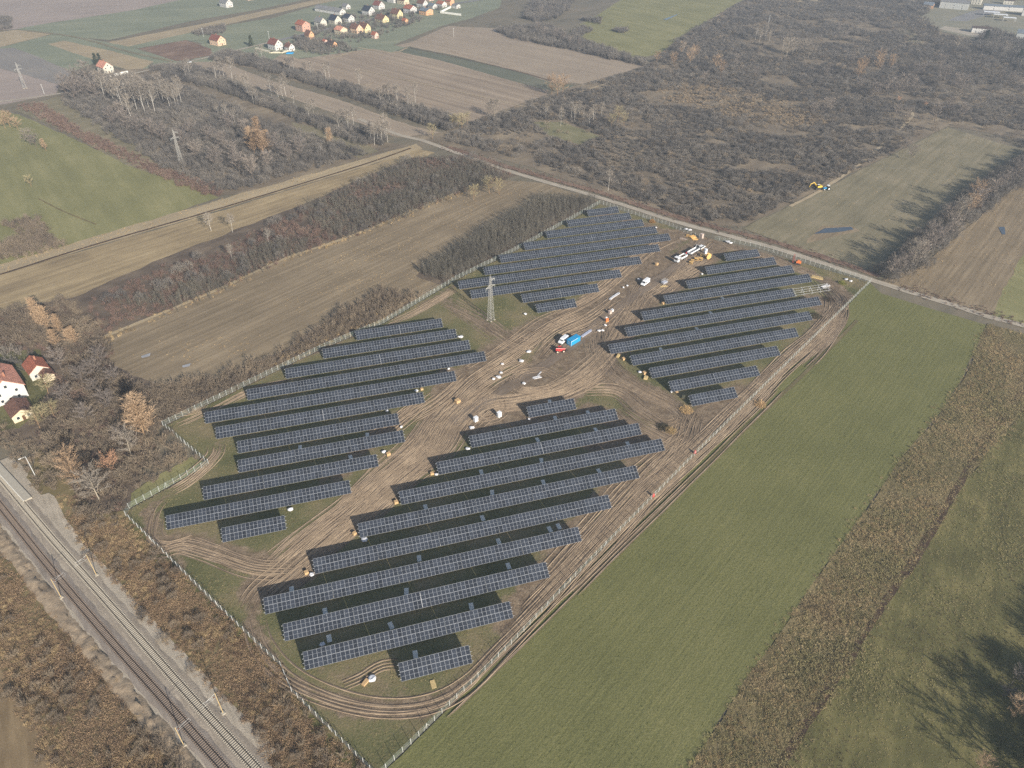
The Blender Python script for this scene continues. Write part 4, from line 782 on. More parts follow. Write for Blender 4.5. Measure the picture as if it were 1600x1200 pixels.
cabinet((1102, 396), 'white portable toilet cabin beside the cable drums', (1.3, 1.3, 2.5), plain('toilet_plastic', (.72, .75, .8), .5), 'toilet', .1)
cabinet((953, 490), 'pinkish stack of boxed goods on the track edge, farther box', (1.5, 1.2, 1.4), plain('pinkish_wrap', C(196,178,166), .6), 'goods stack'); cabinet((956.5, 487), 'grey white boxed goods behind the orange barrier', (1.1, 1.0, 1.1), m_film, 'goods stack'); cabinet((1096, 372), 'pinkish crate stack standing inside the site gate', (1.7, 1.5, 2.4), plain('pinkish_wrap', C(196,178,166), .6), 'goods stack')
# cable drums
def drum(px, lab, r=1.0, wd=.9, flat=True, ang=0.0):
    p = at(*px); rt = thing('cable_drum', lab, 'cable drum', (p.x, p.y, 0), ang, 'cable drums beside the truck')
    ax = (lambda t, q: (0, 0, t+.03)) ; 
    def cyl(t0, t1, rr_, nm, mt):
        mb = MB()
        if flat: mb.tube((0, 0, t0+.03), (0, 0, t1+.03), rr_, n=20)
        else: mb.tube((0, t0-wd/2, r), (0, t1-wd/2, r), rr_, n=20)
        return mb.build(nm, mt, rt)
    cyl(0, .1, r, 'flange', m_straw); cyl(wd-.1, wd, r, 'flange', m_straw); cyl(.1, wd-.1, r*.62, 'cable', m_dark); cyl(wd, wd+.03, r*.16, 'hub', m_dark)
for px, lab, fl, r in [((1079.5,411.5),'timber cable drum nearest the truck cab, lying flat',True,1.0),((1088,406),'large timber cable drum lying flat, second from the truck cab',True,1.15),((1094.5,405.5),'large timber cable drum lying flat before the upright drum',True,1.15),((1096.5,401),'timber cable drum lying flat, nearest the toilet cabin',True,1.0),((1081.5,408.5),'small timber cable drum behind the one nearest the cab',True,.8)]: drum(px, lab, r, 1.0, fl)
drum((1106, 404.5), 'big timber cable drum standing upright at the end of the drum row', 1.6, 1.2, False, R(30))
# heap of timber and crates by the gate
def timber(px, lab, n, L, ang, mat, spread=1.0, name='timber_stack', cat='timber'):
    p = at(*px); rt = thing(name, lab, cat, (p.x, p.y, 0), ang)
    r2 = random.Random(n)
    for i in range(n):
        mb = MB(); mb.box((r2.gauss(0, .2), (i % 5-2)*.28*spread, .12+.16*(i//5)), (L*r2.uniform(.85, 1), .2, .14), rz=r2.gauss(0, .06)); mb.build('beam', mat, rt)
timber((1082, 371), 'untidy heap of yellow timber by the site gate, taller part', 20, 3.6, .5, m_straw, 2.2); timber((1075, 368.5), 'low heap of yellow planks at the end of the timber heap', 10, 2.8, 1.2, m_straw, 1.6); timber((1086, 374), 'loose yellow planks below the timber heap', 5, 2.8, .1, m_straw, 1.5)
timber((1068, 373.5), 'pile of pinkish concrete slabs on the mud below the timber heap', 8, 4.2, -.7, plain('pinkish_slab', C(176,160,146), .9), 1.6, 'slab_pile', 'slabs')
timber((960, 463), 'bundle of long white steel profiles beside the middle track', 10, 8.5, R(50), m_film, .8, 'profile_bundle', 'steel profiles'); timber((916, 521.5), 'bundle of bluish white steel profiles behind the blue container', 10, 7.5, R(50), plain('bluish_zinc', (.6, .63, .75), .4, .3), .9, 'profile_bundle', 'steel profiles')
timber((1018, 356.5), 'white steel purlins laid over the end of the seventh far row', 6, 7.0, R(24), m_film, .7, 'profile_bundle', 'steel profiles'); timber((839, 590), 'white steel sheets lying on the round grass island', 6, 3.6, R(28), m_film, 1.2, 'sheet_stack', 'steel sheets'); timber((841, 584.5), 'narrow white plank leaning on the round grass island', 2, 3.4, R(60), m_film, .8, 'sheet_stack', 'steel sheets')
timber((1037, 447.5), 'pale long crate board on soil below the grey steel rack', 5, 3.6, R(15), m_pal, .8, 'board_stack', 'boards'); timber((1289, 447), 'white rails laid on the ground past the unfinished row', 4, 5.5, R(25), m_film, 2.0, 'rail_stack', 'steel profiles'); timber((1277, 434), 'yellowish planks on grass past the eighth truck-side row', 7, 6.0, R(-30), m_pal, 2.6, 'plank_stack', 'planks')
# rack, barrier, wood heap, fence markers, brush heaps
p = at(1038, 443); rt = thing('steel_rack', 'grey steel tube rack standing on the mud near the lone van', 'rack', (p.x, p.y, 0), R(40))
mb = MB()
for x in (-1.5, -.5, .5, 1.5):
    for y in (-.8, .8): mb.tube((x, y, 0), (x, y, 2.2), .06, n=5)
mb.build('uprights', m_zinc, rt); mb = MB()
for z in (.4, 1.2, 2.15):
    for y in (-.8, .8): mb.tube((-1.5, y, z), (1.5, y, z), .05, n=5)
    for x in (-1.5, 1.5): mb.tube((x, -.8, z), (x, .8, z), .05, n=5)
mb.build('cross_rails', m_zinc, rt); mb = MB(); mb.box((0, 0, .8), (2.8, 1.4, .5)); mb.build('tube_bundle', plain('bluish_zinc', (.6, .63, .75), .4, .3), rt)
p = at(947.5, 502.5); rt = thing('water_tank', 'orange and white tank on a pallet by the track', 'tank', (p.x, p.y, 0), R(30)); mb = MB(); mb.box((0, 0, .1), (1.6, 1.3, .16)); mb.build('pallet_base', m_pal, rt); mb = MB(); mb.box((0, -.25, 1.0), (1.3, .8, 1.6), taper=(.92, .92)); mb.build('body', m_orange, rt); mb = MB(); mb.box((.1, .45, 1.2), (1.0, .55, 2.0), taper=(.9, .9)); mb.build('cover', m_film, rt)
for px, lab in [((1020.5,776),'red flag bag hanging on the crop field fence, nearer one'),((1085.5,708.5),'red flag bag hanging on the crop field fence, farther one')]:
    p = at(*px); mb = MB(); mb.box((0, 0, .75), (1.1, .5, 1.3), rz=.8, taper=(.6, .5)); tag(mb.build('red_bag', plain('red_tarpaulin', (.6, .08, .07), .6), None, (p.x, p.y, 0)), lab, 'bag', 'red bags on the fence')
def brushheap(px, lab, col, r=2.0, h=1.3):
    p = at(*px); r2 = random.Random(int(px[0])); mb = MB()
    for i in range(260):
        a_, d_ = r2.uniform(0, 6.28), r2.random()**.6*r; c = Vector((d_*math.cos(a_), d_*math.sin(a_), r2.random()*h*(1-d_/r*.8))); v = Vector((r2.gauss(0, 1), r2.gauss(0, 1), r2.gauss(0, .5))).normalized()*r2.uniform(.4, 1.0); s = v.cross(Vector((0, 0, 1))).normalized()*.07
        mb.tri(c-v-s, c-v+s, c+v)
    o = mb.build('brush_heap', plain(lab[:14].replace(' ', '_'), col, .9, 0, .3), None, (p.x, p.y, 0)); tag(o, lab, 'brush heap')
brushheap((1072, 641), 'tan brushwood heap on mud beside the first truck-side row', C(196,164,116), 2.6, 1.6); brushheap((1188, 632), 'orange straw heap on the crop field track by the fence', C(190,158,116), 2.4, 1.3); brushheap((1036, 668), 'dark brush heap on the mud between two blocks', C(70,66,52), 2.4, 1.5); brushheap((1048, 673), 'tan brush heap beside the dark one between two blocks', C(176,150,108), 2.2, 1.2)
brushheap((1316, 443), 'yellow green bush heap at the corner by the crop field', C(140,140,70), 1.8, 1.6); brushheap((1294, 468), 'dark earth heap inside the curved ruts', C(72,62,52), 3.0, .9); brushheap((1274, 494), 'dark brush heap past the fifth truck-side row', C(60,54,46), 3.0, 1.0); brushheap((1019, 347), 'orange leafy bush past the eighth far row', C(168,128,80), 1.8, 2.2)
# ------------------------------------------------------------------ houses
WALL = dict(white=(.56, .55, .53), cream=(.58, .55, .47), pink=C(204,176,162), peach=C(216,184,156), yellow=C(216,202,158), orange=C(208,164,126), brick=C(190,150,132), grey=C(176,178,176), beige=C(206,192,166))
ROOF = dict(red=C(128,82,72), orange=C(204,146,124), brown=C(116,86,74), navy=C(56,62,74), grey=C(128,128,128), slate=C(112,122,132), dark=C(84,72,66), rust=C(160,100,80))
m_wd = plain('window_glass', (.04, .05, .06), .15, spec=.6); m_door = plain('wood_door', C(96,70,52), .7); m_chim = plain('chimney_brick', C(156,112,92), .9)
def roofmat(k):
    nm = 'tiled_roof_'+k
    if nm in MATS: return MATS[nm]
    m, t, b = nodes(nm); b.inputs['Roughness'].default_value = .8; c = ROOF[k]
    tc = N(t, 'ShaderNodeTexCoord'); wv = N(t, 'ShaderNodeTexWave', i_Scale=1.6, i_Distortion=.3); wv.bands_direction = 'X'; nz = N(t, 'ShaderNodeTexNoise', i_Scale=.9, i_Detail=5.0); t.links.new(tc.outputs['Object'], nz.inputs['Vector']); t.links.new(tc.outputs['Object'], wv.inputs['Vector'])
    r = ramp(t, [(.3, tuple(x*.75 for x in c[:3])+(1,)), (.7, tuple(min(1, x*1.2) for x in c[:3])+(1,))]); t.links.new(nz.outputs['Fac'], r.inputs[0]); t.links.new(r.outputs[0], b.inputs['Base Color'])
    bp = N(t, 'ShaderNodeBump', i_Strength=.4, i_Distance=.08); t.links.new(wv.outputs['Fac'], bp.inputs['Height']); t.links.new(bp.outputs[0], b.inputs['Normal']); MATS[nm] = m; return m
def house(px, L, W, hw, hr, yaw, wall, roof, lab, chim=1, wins=True, name='house', cat='house', world=None, mono=False):
    p = world or at(*px); rt = thing(name, lab, cat, (p.x, p.y, -.35), R(yaw)); mw = plain('plaster_'+wall, WALL[wall], .85, 0, .06, .6)
    x, y = L/2, W/2; mb = MB()
    if mono: mb.add([(-x,-y,0),(x,-y,0),(x,y,0),(-x,y,0),(-x,-y,hw),(x,-y,hw),(x,y,hw+hr),(-x,y,hw+hr)], [(0,3,2,1),(0,1,5,4),(1,2,6,5),(2,3,7,6),(3,0,4,7),(4,5,6,7)])
    else: mb.add([(-x,-y,0),(x,-y,0),(x,y,0),(-x,y,0),(-x,-y,hw),(x,-y,hw),(x,y,hw),(-x,y,hw),(-x,0,hw+hr),(x,0,hw+hr)], [(0,3,2,1),(0,1,5,4),(2,3,7,6),(1,2,6,9,5),(3,0,4,8,7)])
    mb.build('wall', mw, rt)
    ov = .45; t_ = .22
    if mono:
        mb = MB(); k = hr/W; mb.add([(-x-ov,-y-ov,hw-k*ov+.05),(x+ov,-y-ov,hw-k*ov+.05),(x+ov,y+ov,hw+hr+k*ov+.05),(-x-ov,y+ov,hw+hr+k*ov+.05)]+[(-x-ov,-y-ov,hw-k*ov+.05+t_),(x+ov,-y-ov,hw-k*ov+.05+t_),(x+ov,y+ov,hw+hr+k*ov+.05+t_),(-x-ov,y+ov,hw+hr+k*ov+.05+t_)], [(0,3,2,1),(4,5,6,7),(0,1,5,4),(1,2,6,5),(2,3,7,6),(3,0,4,7)]); rf = mb.build('roof', roofmat(roof), rt)
    else:
        k = hr/y; mb = MB(); e = hw-k*ov+.04; r_ = hw+hr+.04
        pr = [(-y-ov, e), (0, r_), (y+ov, e), (y+ov, e+t_), (0, r_+t_), (-y-ov, e+t_)]; n = 6
        vs = [(-x-ov, a, z) for a, z in pr]+[(x+ov, a, z) for a, z in pr]
        mb.add(vs, [(i, (i+1) % n, n+(i+1) % n, n+i) for i in range(n)]+[(0, 5, 4, 1), (1, 4, 3, 2), (6, 7, 10, 11), (7, 8, 9, 10)]); rf = mb.build('roof', roofmat(roof), rt)
    for c in range(chim):
        mb = MB(); mb.box((-x*.3+c*x*.8, y*.25, hw+hr*.85+.6), (.7, .7, 2.0)); mb.build('chimney', m_chim, rf)
    if wins:
        nf = 2 if hw > 4.6 else 1
        def win(c, d, horiz):
            mb = MB(); mb.box(c, (1.15, .1, 1.35) if horiz else (.1, 1.15, 1.35)); w_ = mb.build('window', plain('window_frame', (.7, .7, .68), .6), rt); mb = MB()
            s_ = d; mb.box((c[0]+(0 if horiz else s_*.06), c[1]+(s_*.06 if horiz else 0), c[2]), (.95, .04, 1.15) if horiz else (.04, .95, 1.15)); mb.build('pane', m_wd, w_)
        for f_ in range(nf):
            z = 1.7+f_*2.8
            for yy in ((-W*.25, W*.25) if W > 6 else (0,)): win((x+.02, yy, z), 1, False)
            for xx in np.linspace(-x*.6, x*.6, 3 if L > 9 else 2): win((xx, -y-.02, z), -1, True)
        if hr > 2.6 and not mono: win((x+.02, 0, hw+hr*.35), 1, False)
        mb = MB(); mb.box((x+.03, 0 if W > 6 else W*.3, 1.05), (.1, 1.0, 2.1)); mb.build('door', m_door, rt)
    return rt
Y1 = -40
for a in [
 ((166,112),13,9.5,5.4,4.2,Y1,'cream','orange','white house with orange roof and long white wall at the wood edge'),
 ((341,69),14,10,5.4,4.0,-35,'peach','red','pink two storey house with red roof standing alone by the track'),
 ((354,10),15,10,5.4,4.0,-38,'white','grey','pale house with grey roof at the very top by the fields',1),
 ((388,-1),11,8,4.5,3,-38,'pink','rust','small pink house cut by the top edge beside the pale house'),
 ((431,76),13,9.5,5.6,4.4,Y1,'white','red','white gabled house with dark red roof behind the pale yard wall'),
 ((453,78),8,7,4.0,3.0,Y1,'white','brown','small white annex next to the red roofed white house'),
 ((474,47),13,11,7.0,3.4,Y1,'brick','rust','three storey pink brick house with brown roof by the street'),
 ((484,60),8,7,4.6,4.0,Y1,'orange','brown','small orange gabled house below the pink brick house'),
 ((501,39),12,9,4.4,4.4,Y1,'cream','grey','cream gabled house with grey roof beside the navy roofed house'),
 ((524,36),12,10,4.6,4.6,Y1,'cream','navy','cream gabled house with navy roof nearest the street'),
 ((545,33),11,9,4.8,3.4,Y1,'white','navy','white house with navy hipped roof at the barn end'),
 ((533,52),11,10,4.6,3.0,Y1,'beige','orange','house with bright orange roof on the field side of the street'),
 ((519,72),10,6,3.0,2.6,Y1,'orange','dark','low dark roofed shed with orange gable at the village edge'),
 ((508,68),4,4,3.2,1.4,Y1,'pink','rust','tiny pink hut beside the dark roofed shed',0),
 ((557,50),12,9,5.0,3.8,Y1,'peach','brown','peach house with brown roof beside the yellow gabled one'),
 ((570,49),12,8,5.0,4.4,Y1,'yellow','brown','yellow gabled house with brown roof at the plot edge'),
 ((586,59),6,5.5,4.0,2.6,Y1,'pink','rust','small pink garden house with red roof by the ploughed field',0),
 ((576,22),13,10,5.2,4.6,Y1,'white','navy','large white house with navy roof on the upper side of the street'),
 ((592,13),12,10,4.8,4.2,Y1,'white','red','white gabled house with dark red roof behind the navy roofed one'),
 ((597,33),14,10,3.2,4.4,Y1,'yellow','brown','low yellow house with big brown roof in the village middle'),
 ((620,27),13,9,5.2,4.6,Y1,'yellow','brown','tall yellow gabled house with brown roof in the village middle'),
 ((633,36),6,5,3.6,2.0,Y1,'orange','rust','small orange shed at the foot of the yellow gabled house',0),
 ((641,19),13,11,5.2,3.4,Y1,'white','rust','white house with pinkish hipped roof above the fields'),
 ((666,22),13,12,5.0,2.2,Y1,'orange','slate','orange house with sloping blue grey roof at the village edge',1),
 ((660,10),12,9,4.6,4.4,Y1,'white','brown','white gabled house with brown roof behind the orange house'),
 ((676,12),9,8,3.2,2.4,Y1,'white','slate','low white bungalow with slate roof behind the orange house'),
 ((690,10),11,9,4.2,2.6,Y1,'white','rust','white house with red roof near the walled yard'),
 ((703,7),9,8,5.0,2.6,Y1,'orange','rust','orange house at the far end of the walled yard'),
 ((713,12),8,7,3.6,1.2,Y1,'white','grey','small white flat shed at the walled yard corner',0),
 ((630,5),14,9,4.6,3.0,Y1,'beige','brown','beige house with brown roof at the top edge of the village'),
 ((614,3),13,9,4.6,3.0,Y1,'white','slate','white house with slate roof at the top edge of the village'),
 ((541,13),9,7,3.4,2.6,Y1,'white','grey','white outbuilding beside the long grey barn',0),
 ((645,-2),14,10,5,3,Y1,'white','rust','white house with red roof cut by the top edge'),
 ((670,0),12,9,4.4,3,Y1,'pink','rust','pink house with rust roof cut by the top edge'),
 ((740,-6),14,10,5,3,Y1,'white','grey','white house with grey roof cut by the top edge beyond the yard'),
]: house(*a)
house((516, 19), 46, 10, 3.6, 3.2, -36, 'white', 'grey', 'long low barn with grey roof along the village lane', 0, True, 'barn', 'barn')
# houses by the railway
pg = (at(8, 632)+at(43, 617))/2; ax = Vector((math.cos(R(133.4)), math.sin(R(133.4)), 0))
house(None, 17, 11.5, 5.6, 4.6, 133.4+180, 'white', 'orange', 'large white house with orange tiled roof at the frame edge by the railway', 2, True, world=pg+ax*8.5+Vector((-1.0, -1.0, 0)))
house(None, 9, 7, 3.0, 1.8, 133.4+180, 'beige', 'brown', 'low beige annex with brown roof in front of the large white house', 0, True, 'annex', 'annex', world=at(32, 650)+Vector((-.5, 1.5, 0)))
house(None, 9, 7, 3.6, 2.6, 133.4+180, 'cream', 'rust', 'small cream house with brown roof behind the large white house', 1, True, world=at(57, 590)+Vector((-1, 3.5, 0)))
house(None, 4.5, 4.2, 2.6, 1.4, 133.4+180, 'beige', 'brown', 'brown roofed lean-to shed attached before the small cream house', 0, False, 'shed', 'shed', world=at(73, 594)+Vector((0, 1.5, 0)))
# industrial buildings in the far corner
for a in [((1490,12),34,22,8,2,-30,'grey','grey','grey industrial hall with dark windows at the far corner'),((1450,12),12,9,4,3,-35,'orange','slate','small orange house left of the grey industrial hall'),((1525,6),12,9,7,3,-35,'cream','rust','tall cream house between the industrial halls'),
          ((1532,50),20,10,5,1.2,-22,'white','dark','open dark shed with white roof edge in the gravel yard'),((1575,16),60,10,5,1.5,-20,'white','slate','long white workshop with slate roof beside the pale awnings'),((1598,64),16,12,9,2.6,-30,'grey','slate','pale grey block of flats with many windows at the frame edge'),
          ((1575,6),12,8,5,2.5,-30,'cream','dark','small cream house behind the long workshop'),((1610,24),20,14,7,2,-30,'white','grey','white hall cut by the frame edge beside the awnings')]:
    house(*a, chim=0, name='industrial_hall' if 'hall' in a[-1] or 'workshop' in a[-1] else 'house', cat='building')
def awning(px, L, W, ang, lab):
    p = at(*px); rt = thing('awning', lab, 'awning', (p.x, p.y, -.3), R(ang), 'pale awnings in the industrial yard'); mb = MB(); mb.box((0, 0, 4.4), (L, W, .25)); mb.build('roof', m_white, rt)
    for sx in (-1, 1):
        for sy in (-1, 1): mb = MB(); mb.box((sx*(L/2-.3), sy*(W/2-.3), 2.1), (.25, .25, 4.4)); mb.build('post', m_zinc, rt)
awning((1548, 24), 18, 8, -22, 'bright white awning roof nearest the gravel apron'); awning((1562, 28), 16, 7, -22, 'bright white awning roof in the middle of the yard'); awning((1576, 33), 14, 7, -22, 'bright white awning roof at the yard end')
def wall(px, h, th, mat, lab, name='garden_wall', cat='wall'):
    P = atn(px); rt = thing(name, lab, cat, (P[0][0], P[0][1], -.35))
    for a, b_ in zip(P[:-1], P[1:]):
        d = b_-a; L = np.linalg.norm(d); mb = MB(); c = (a+b_)/2-P[0]; mb.box((c[0], c[1], h/2), (L+th, th, h), rz=math.atan2(d[1], d[0])); pn = mb.build('wall_section', mat, rt); mb = MB(); mb.box((c[0], c[1], h+.06), (L+th+.1, th+.15, .12), rz=math.atan2(d[1], d[0])); mb.build('coping', mat, pn)
m_plw = plain('white_render', (.78, .77, .72), .85)
wall([(172,120),(200,114)], 2.2, .3, m_plw, 'long white wall in front of the orange roofed house'); wall([(401,76),(424,82),(440,82),(450,79)], 1.0, 3.0, plain('pale_yard', C(206,198,176), .9), 'pale curved yard wall around the white red roofed house'); wall([(720,24),(688,20),(708,10)], 2.2, .4, m_plw, 'white wall around the dark yard at the village end')
p = at(453, 83); mb = MB(); mb.box((0, 0, .5), (7, 5, 1.0), taper=(.9, .9)); tag(mb.build('tarpaulin', plain('blue_tarp', (.03, .3, .6), .5), None, (p.x, p.y, -.3)), 'bright blue tarpaulin below the small white annex', 'tarpaulin')
for i, (px, h, lab) in enumerate([((318,57),9,'timber pole by the hedge behind the pink house'),((421,62),9,'timber pole beside the red roofed white house'),((497,47),8,'pale pole beside the village street'),((709,57),9,'pale pole in the field beyond the village'),((1201,35),9,'pale pole at the far clearing'),((69,146),8,'pale pole by the track near the wood')]):
    p = at(*px); rt = thing('utility_pole', lab, 'pole', (p.x, p.y, -.4), .6, 'utility poles of the village'); mb = MB(); mb.tube((0, 0, 0), (0, 0, h), .16, .11, n=6); mb.build('pole', m_post, rt); mb = MB(); mb.box((0, 0, h-.5), (1.6, .1, .1)); mb.build('cross_arm', m_post, rt)
# ------------------------------------------------------------------ vegetation
PROT = {}
def protos(key, fn, n, mat):
    c = bpy.data.collections.new('library_'+key)
    for i in range(n):
        mb = MB(); fn(mb, random.Random(i*17+len(key))); o = bpy.data.objects.new(key, mb.mesh(key, mat)); c.objects.link(o)
    PROT[key] = (c, n)
def blade(mb, a, v, w, r2):
    s = v.cross(Vector((r2.gauss(0, 1), r2.gauss(0, 1), r2.gauss(0, 1)))); s = s.normalized()*w if s.length > 1e-6 else Vector((w, 0, 0)); mb.tri(a-s, a+s, a+v)
def f_scrub(mb, r2, stems=26, side=11, spread=.55, base=.16, w=.013):
    for i in range(stems):
        a = r2.uniform(0, 6.28); b_ = Vector((math.cos(a), math.sin(a), 0))*r2.random()*base; d = Vector((r2.gauss(0, spread), r2.gauss(0, spread), 1)).normalized(); L = r2.uniform(.55, 1.0)
        blade(mb, b_, d*L, w*1.3, r2)
        for k in range(side):
            t = r2.uniform(.3, .97); p = b_+d*L*t; v = (d*.8+Vector((r2.gauss(0, .55), r2.gauss(0, .55), r2.gauss(.15, .4)))).normalized()*r2.uniform(.12, .3); blade(mb, p, v, w, r2)
def f_sapling(mb, r2): f_scrub(mb, r2, 9, 10, .10, .16, .0065)
def f_grass(mb, r2):
    for i in range(46):
        a = r2.uniform(0, 6.28); b_ = Vector((math.cos(a), math.sin(a), 0))*r2.random()**.5*.6; d = Vector((r2.gauss(0, .28), r2.gauss(0, .28), 1)).normalized()*r2.uniform(.5, 1.0); blade(mb, b_, d, .032, r2)
def f_weed(mb, r2):
    for i in range(70):
        a = r2.uniform(0, 6.28); b_ = Vector((math.cos(a), math.sin(a), 0))*r2.random()**.5*.6; b_.z = r2.random()*.5; d = Vector((r2.gauss(0, .8), r2.gauss(0, .8), .8)).normalized()*r2.uniform(.2, .5); blade(mb, b_, d, .045, r2)
def V_(r, g, b_, ds=.2):
    l = .35*r+.45*g+.2*b_; return C(r+(l-r)*ds, g+(l-g)*ds, b_+(l-b_)*ds, k=1.35)
def f_lump(mb, r2):
    for i in range(430):
        a = r2.uniform(0, 6.28); c = r2.uniform(-.15, 1); s_ = math.sqrt(max(0, 1-c*c)); k = r2.uniform(.35, 1)**.5; n_ = Vector((math.cos(a)*s_, math.sin(a)*s_, c)); lob = 1+.28*math.sin(a*3+r2.randint(0, 1)*.4)*s_
        p = Vector((n_.x*.5*k*lob, n_.y*.5*k*lob, .32+n_.z*.6*k)); v = (n_+Vector((r2.gauss(0, .4), r2.gauss(0, .4), r2.gauss(.4, .4)))).normalized()*r2.uniform(.08, .24); blade(mb, p-v*.5, v, .009, r2)
    for i in range(8): blade(mb, Vector((r2.gauss(0, .04), r2.gauss(0, .04), 0)), Vector((r2.gauss(0, .2), r2.gauss(0, .2), .6)), .014, r2)
m_scr = plant('bare_twigs_grey', [V_(76,73,71), V_(92,88,84), V_(108,102,95), V_(124,116,105)], 40)
m_scb = plant('bare_twigs_brown', [V_(84,75,66), V_(104,92,79), V_(122,108,90), V_(140,122,98)], 30)
m_sap = plant('bare_saplings', [V_(76,73,67), V_(93,89,80), V_(112,105,91)], 30)
m_red2 = plant('bramble_mauve', [V_(92,74,66), V_(112,90,80), V_(134,112,96)], 22)
m_tang = plant('dry_reed', [V_(104,88,66), V_(140,119,86), V_(168,144,104), V_(122,98,72)], 18)
m_brw = plant('brown_weeds', [V_(98,86,64), V_(134,115,84), V_(160,141,100), V_(108,103,68), V_(140,126,88), V_(118,104,74)], 20, .68)
m_grn = plant('green_tufts', [V_(78,74,50), V_(116,109,70), V_(150,138,92), V_(104,94,66), V_(132,122,78)], 22, .7)
m_crp = plant('crop_tufts', [V_(82,92,50), V_(100,110,60), V_(120,126,70)], 14)
m_dkg = plant('dark_evergreen', [V_(44,54,44), V_(58,68,54), V_(74,80,62)], 10)
protos('scrub', f_scrub, 5, m_scr); protos('lump', f_lump, 5, m_scr); protos('lump_brown', f_lump, 5, m_scb); protos('scrub_brown', f_scrub, 5, m_scb); protos('sapling', f_sapling, 4, m_sap); protos('bramble', f_scrub, 4, m_red2)
protos('reed', f_grass, 4, m_tang); protos('rustweed', f_weed, 4, plant('rust_brown_weeds', [V_(86,70,57), V_(116,94,73), V_(148,122,91), V_(102,80,63), V_(126,108,80)], 18, .6)); protos('weed', f_weed, 4, m_brw); protos('tuft', f_weed, 4, m_grn); protos('crop', f_grass, 3, m_crp); protos('mudclod', f_weed, 3, plant('dry_stalks', [V_(110,94,74), V_(134,116,92), V_(154,134,104)], 10))
def scatter(name, label, key, P, hmin, hmax, wide=1.0, cat='scrub', z=-.36):
    """one stuff object: plants of a kind instanced on points"""
    n = len(P)
    if n == 0: return
    col, npro = PROT[key]; me = bpy.data.meshes.new(name); me.vertices.add(n)
    big = fbm(P[:, 0]/22, P[:, 1]/22, len(name), 3); h = hmin+(hmax-hmin)*np.clip((big-.25)*1.6*.6+rng.random(n)*.5, 0, 1.15)
    me.vertices.foreach_set('co', np.column_stack([P, np.full(n, z)]).astype(np.float32).ravel())
    a = me.attributes.new('scl', 'FLOAT_VECTOR', 'POINT'); wv = h*wide*(.8+.5*rng.random(n)); a.data.foreach_set('vector', np.column_stack([wv, wv, h]).astype(np.float32).ravel())
    a = me.attributes.new('rot', 'FLOAT_VECTOR', 'POINT'); a.data.foreach_set('vector', np.column_stack([rng.normal(0, .06, n), rng.normal(0, .06, n), rng.random(n)*6.28]).astype(np.float32).ravel())
    a = me.attributes.new('idx', 'INT', 'POINT'); a.data.foreach_set('value', rng.integers(0, npro, n).astype(np.int32))
    o = link(name, me); ng = bpy.data.node_groups.new('scatter_'+name, 'GeometryNodeTree'); ng.interface.new_socket('Geometry', in_out='INPUT', socket_type='NodeSocketGeometry'); ng.interface.new_socket('Geometry', in_out='OUTPUT', socket_type='NodeSocketGeometry')
    gi = ng.nodes.new('NodeGroupInput'); go = ng.nodes.new('NodeGroupOutput'); ip = ng.nodes.new('GeometryNodeInstanceOnPoints'); ci = ng.nodes.new('GeometryNodeCollectionInfo'); ci.inputs['Collection'].default_value = col; ci.inputs['Separate Children'].default_value = True; ci.inputs['Reset Children'].default_value = True
    ip.inputs['Pick Instance'].default_value = True
    def na(nm, ty): x = ng.nodes.new('GeometryNodeInputNamedAttribute'); x.data_type = ty; x.inputs[0].default_value = nm; return x.outputs['Attribute']
    L = ng.links.new; L(gi.outputs[0], ip.inputs['Points']); L(ci.outputs[0], ip.inputs['Instance']); L(na('idx', 'INT'), ip.inputs['Instance Index']); L(na('rot', 'FLOAT_VECTOR'), ip.inputs['Rotation']); L(na('scl', 'FLOAT_VECTOR'), ip.inputs['Scale']); L(ip.outputs[0], go.inputs[0])
    md = o.modifiers.new('scatter', 'NODES'); md.node_group = ng; tag(o, label, cat, kind='stuff'); print('scatter', name, n); return o
def fill(px, spacing, density=1.0, seed=0, gap=0.0, gscale=14, world=False, soft=2.6):
    poly = np.array(px, float) if world else atn(px); lo, hi = poly.min(0)-soft, poly.max(0)+soft
    nx_, ny_ = int((hi[0]-lo[0])/spacing)+1, int((hi[1]-lo[1])/spacing)+1
    X, Y = np.meshgrid(lo[0]+np.arange(nx_)*spacing, lo[1]+np.arange(ny_)*spacing); P = np.stack([X.ravel(), Y.ravel()], 1)+rng.uniform(-.5, .5, (nx_*ny_, 2))*spacing*1.3
    k = inside(P+rng.normal(0, soft*.5, P.shape), poly); k &= rng.random(len(P)) < density
    if gap: k &= fbm(P[:, 0]/gscale, P[:, 1]/gscale, seed+50, 3) > gap
    # only what the camera's neighbourhood could see
    Q = np.column_stack([P, np.zeros(len(P))])-np.array([0, 0, HEIGHT]); zc = Q@FW; sx = 800+F_PX*(Q@RT)/np.maximum(zc, 1); sy = 600-F_PX*(Q@UP)/np.maximum(zc, 1)
    k &= (zc > 1) & (sx > -160) & (sx < 1760) & (sy > -60) & (sy < 1300)
    return P[k]
def off_site(P, m=1.0): return P[~inside(P, SITE)]
def cat_(*a): return np.concatenate(a)
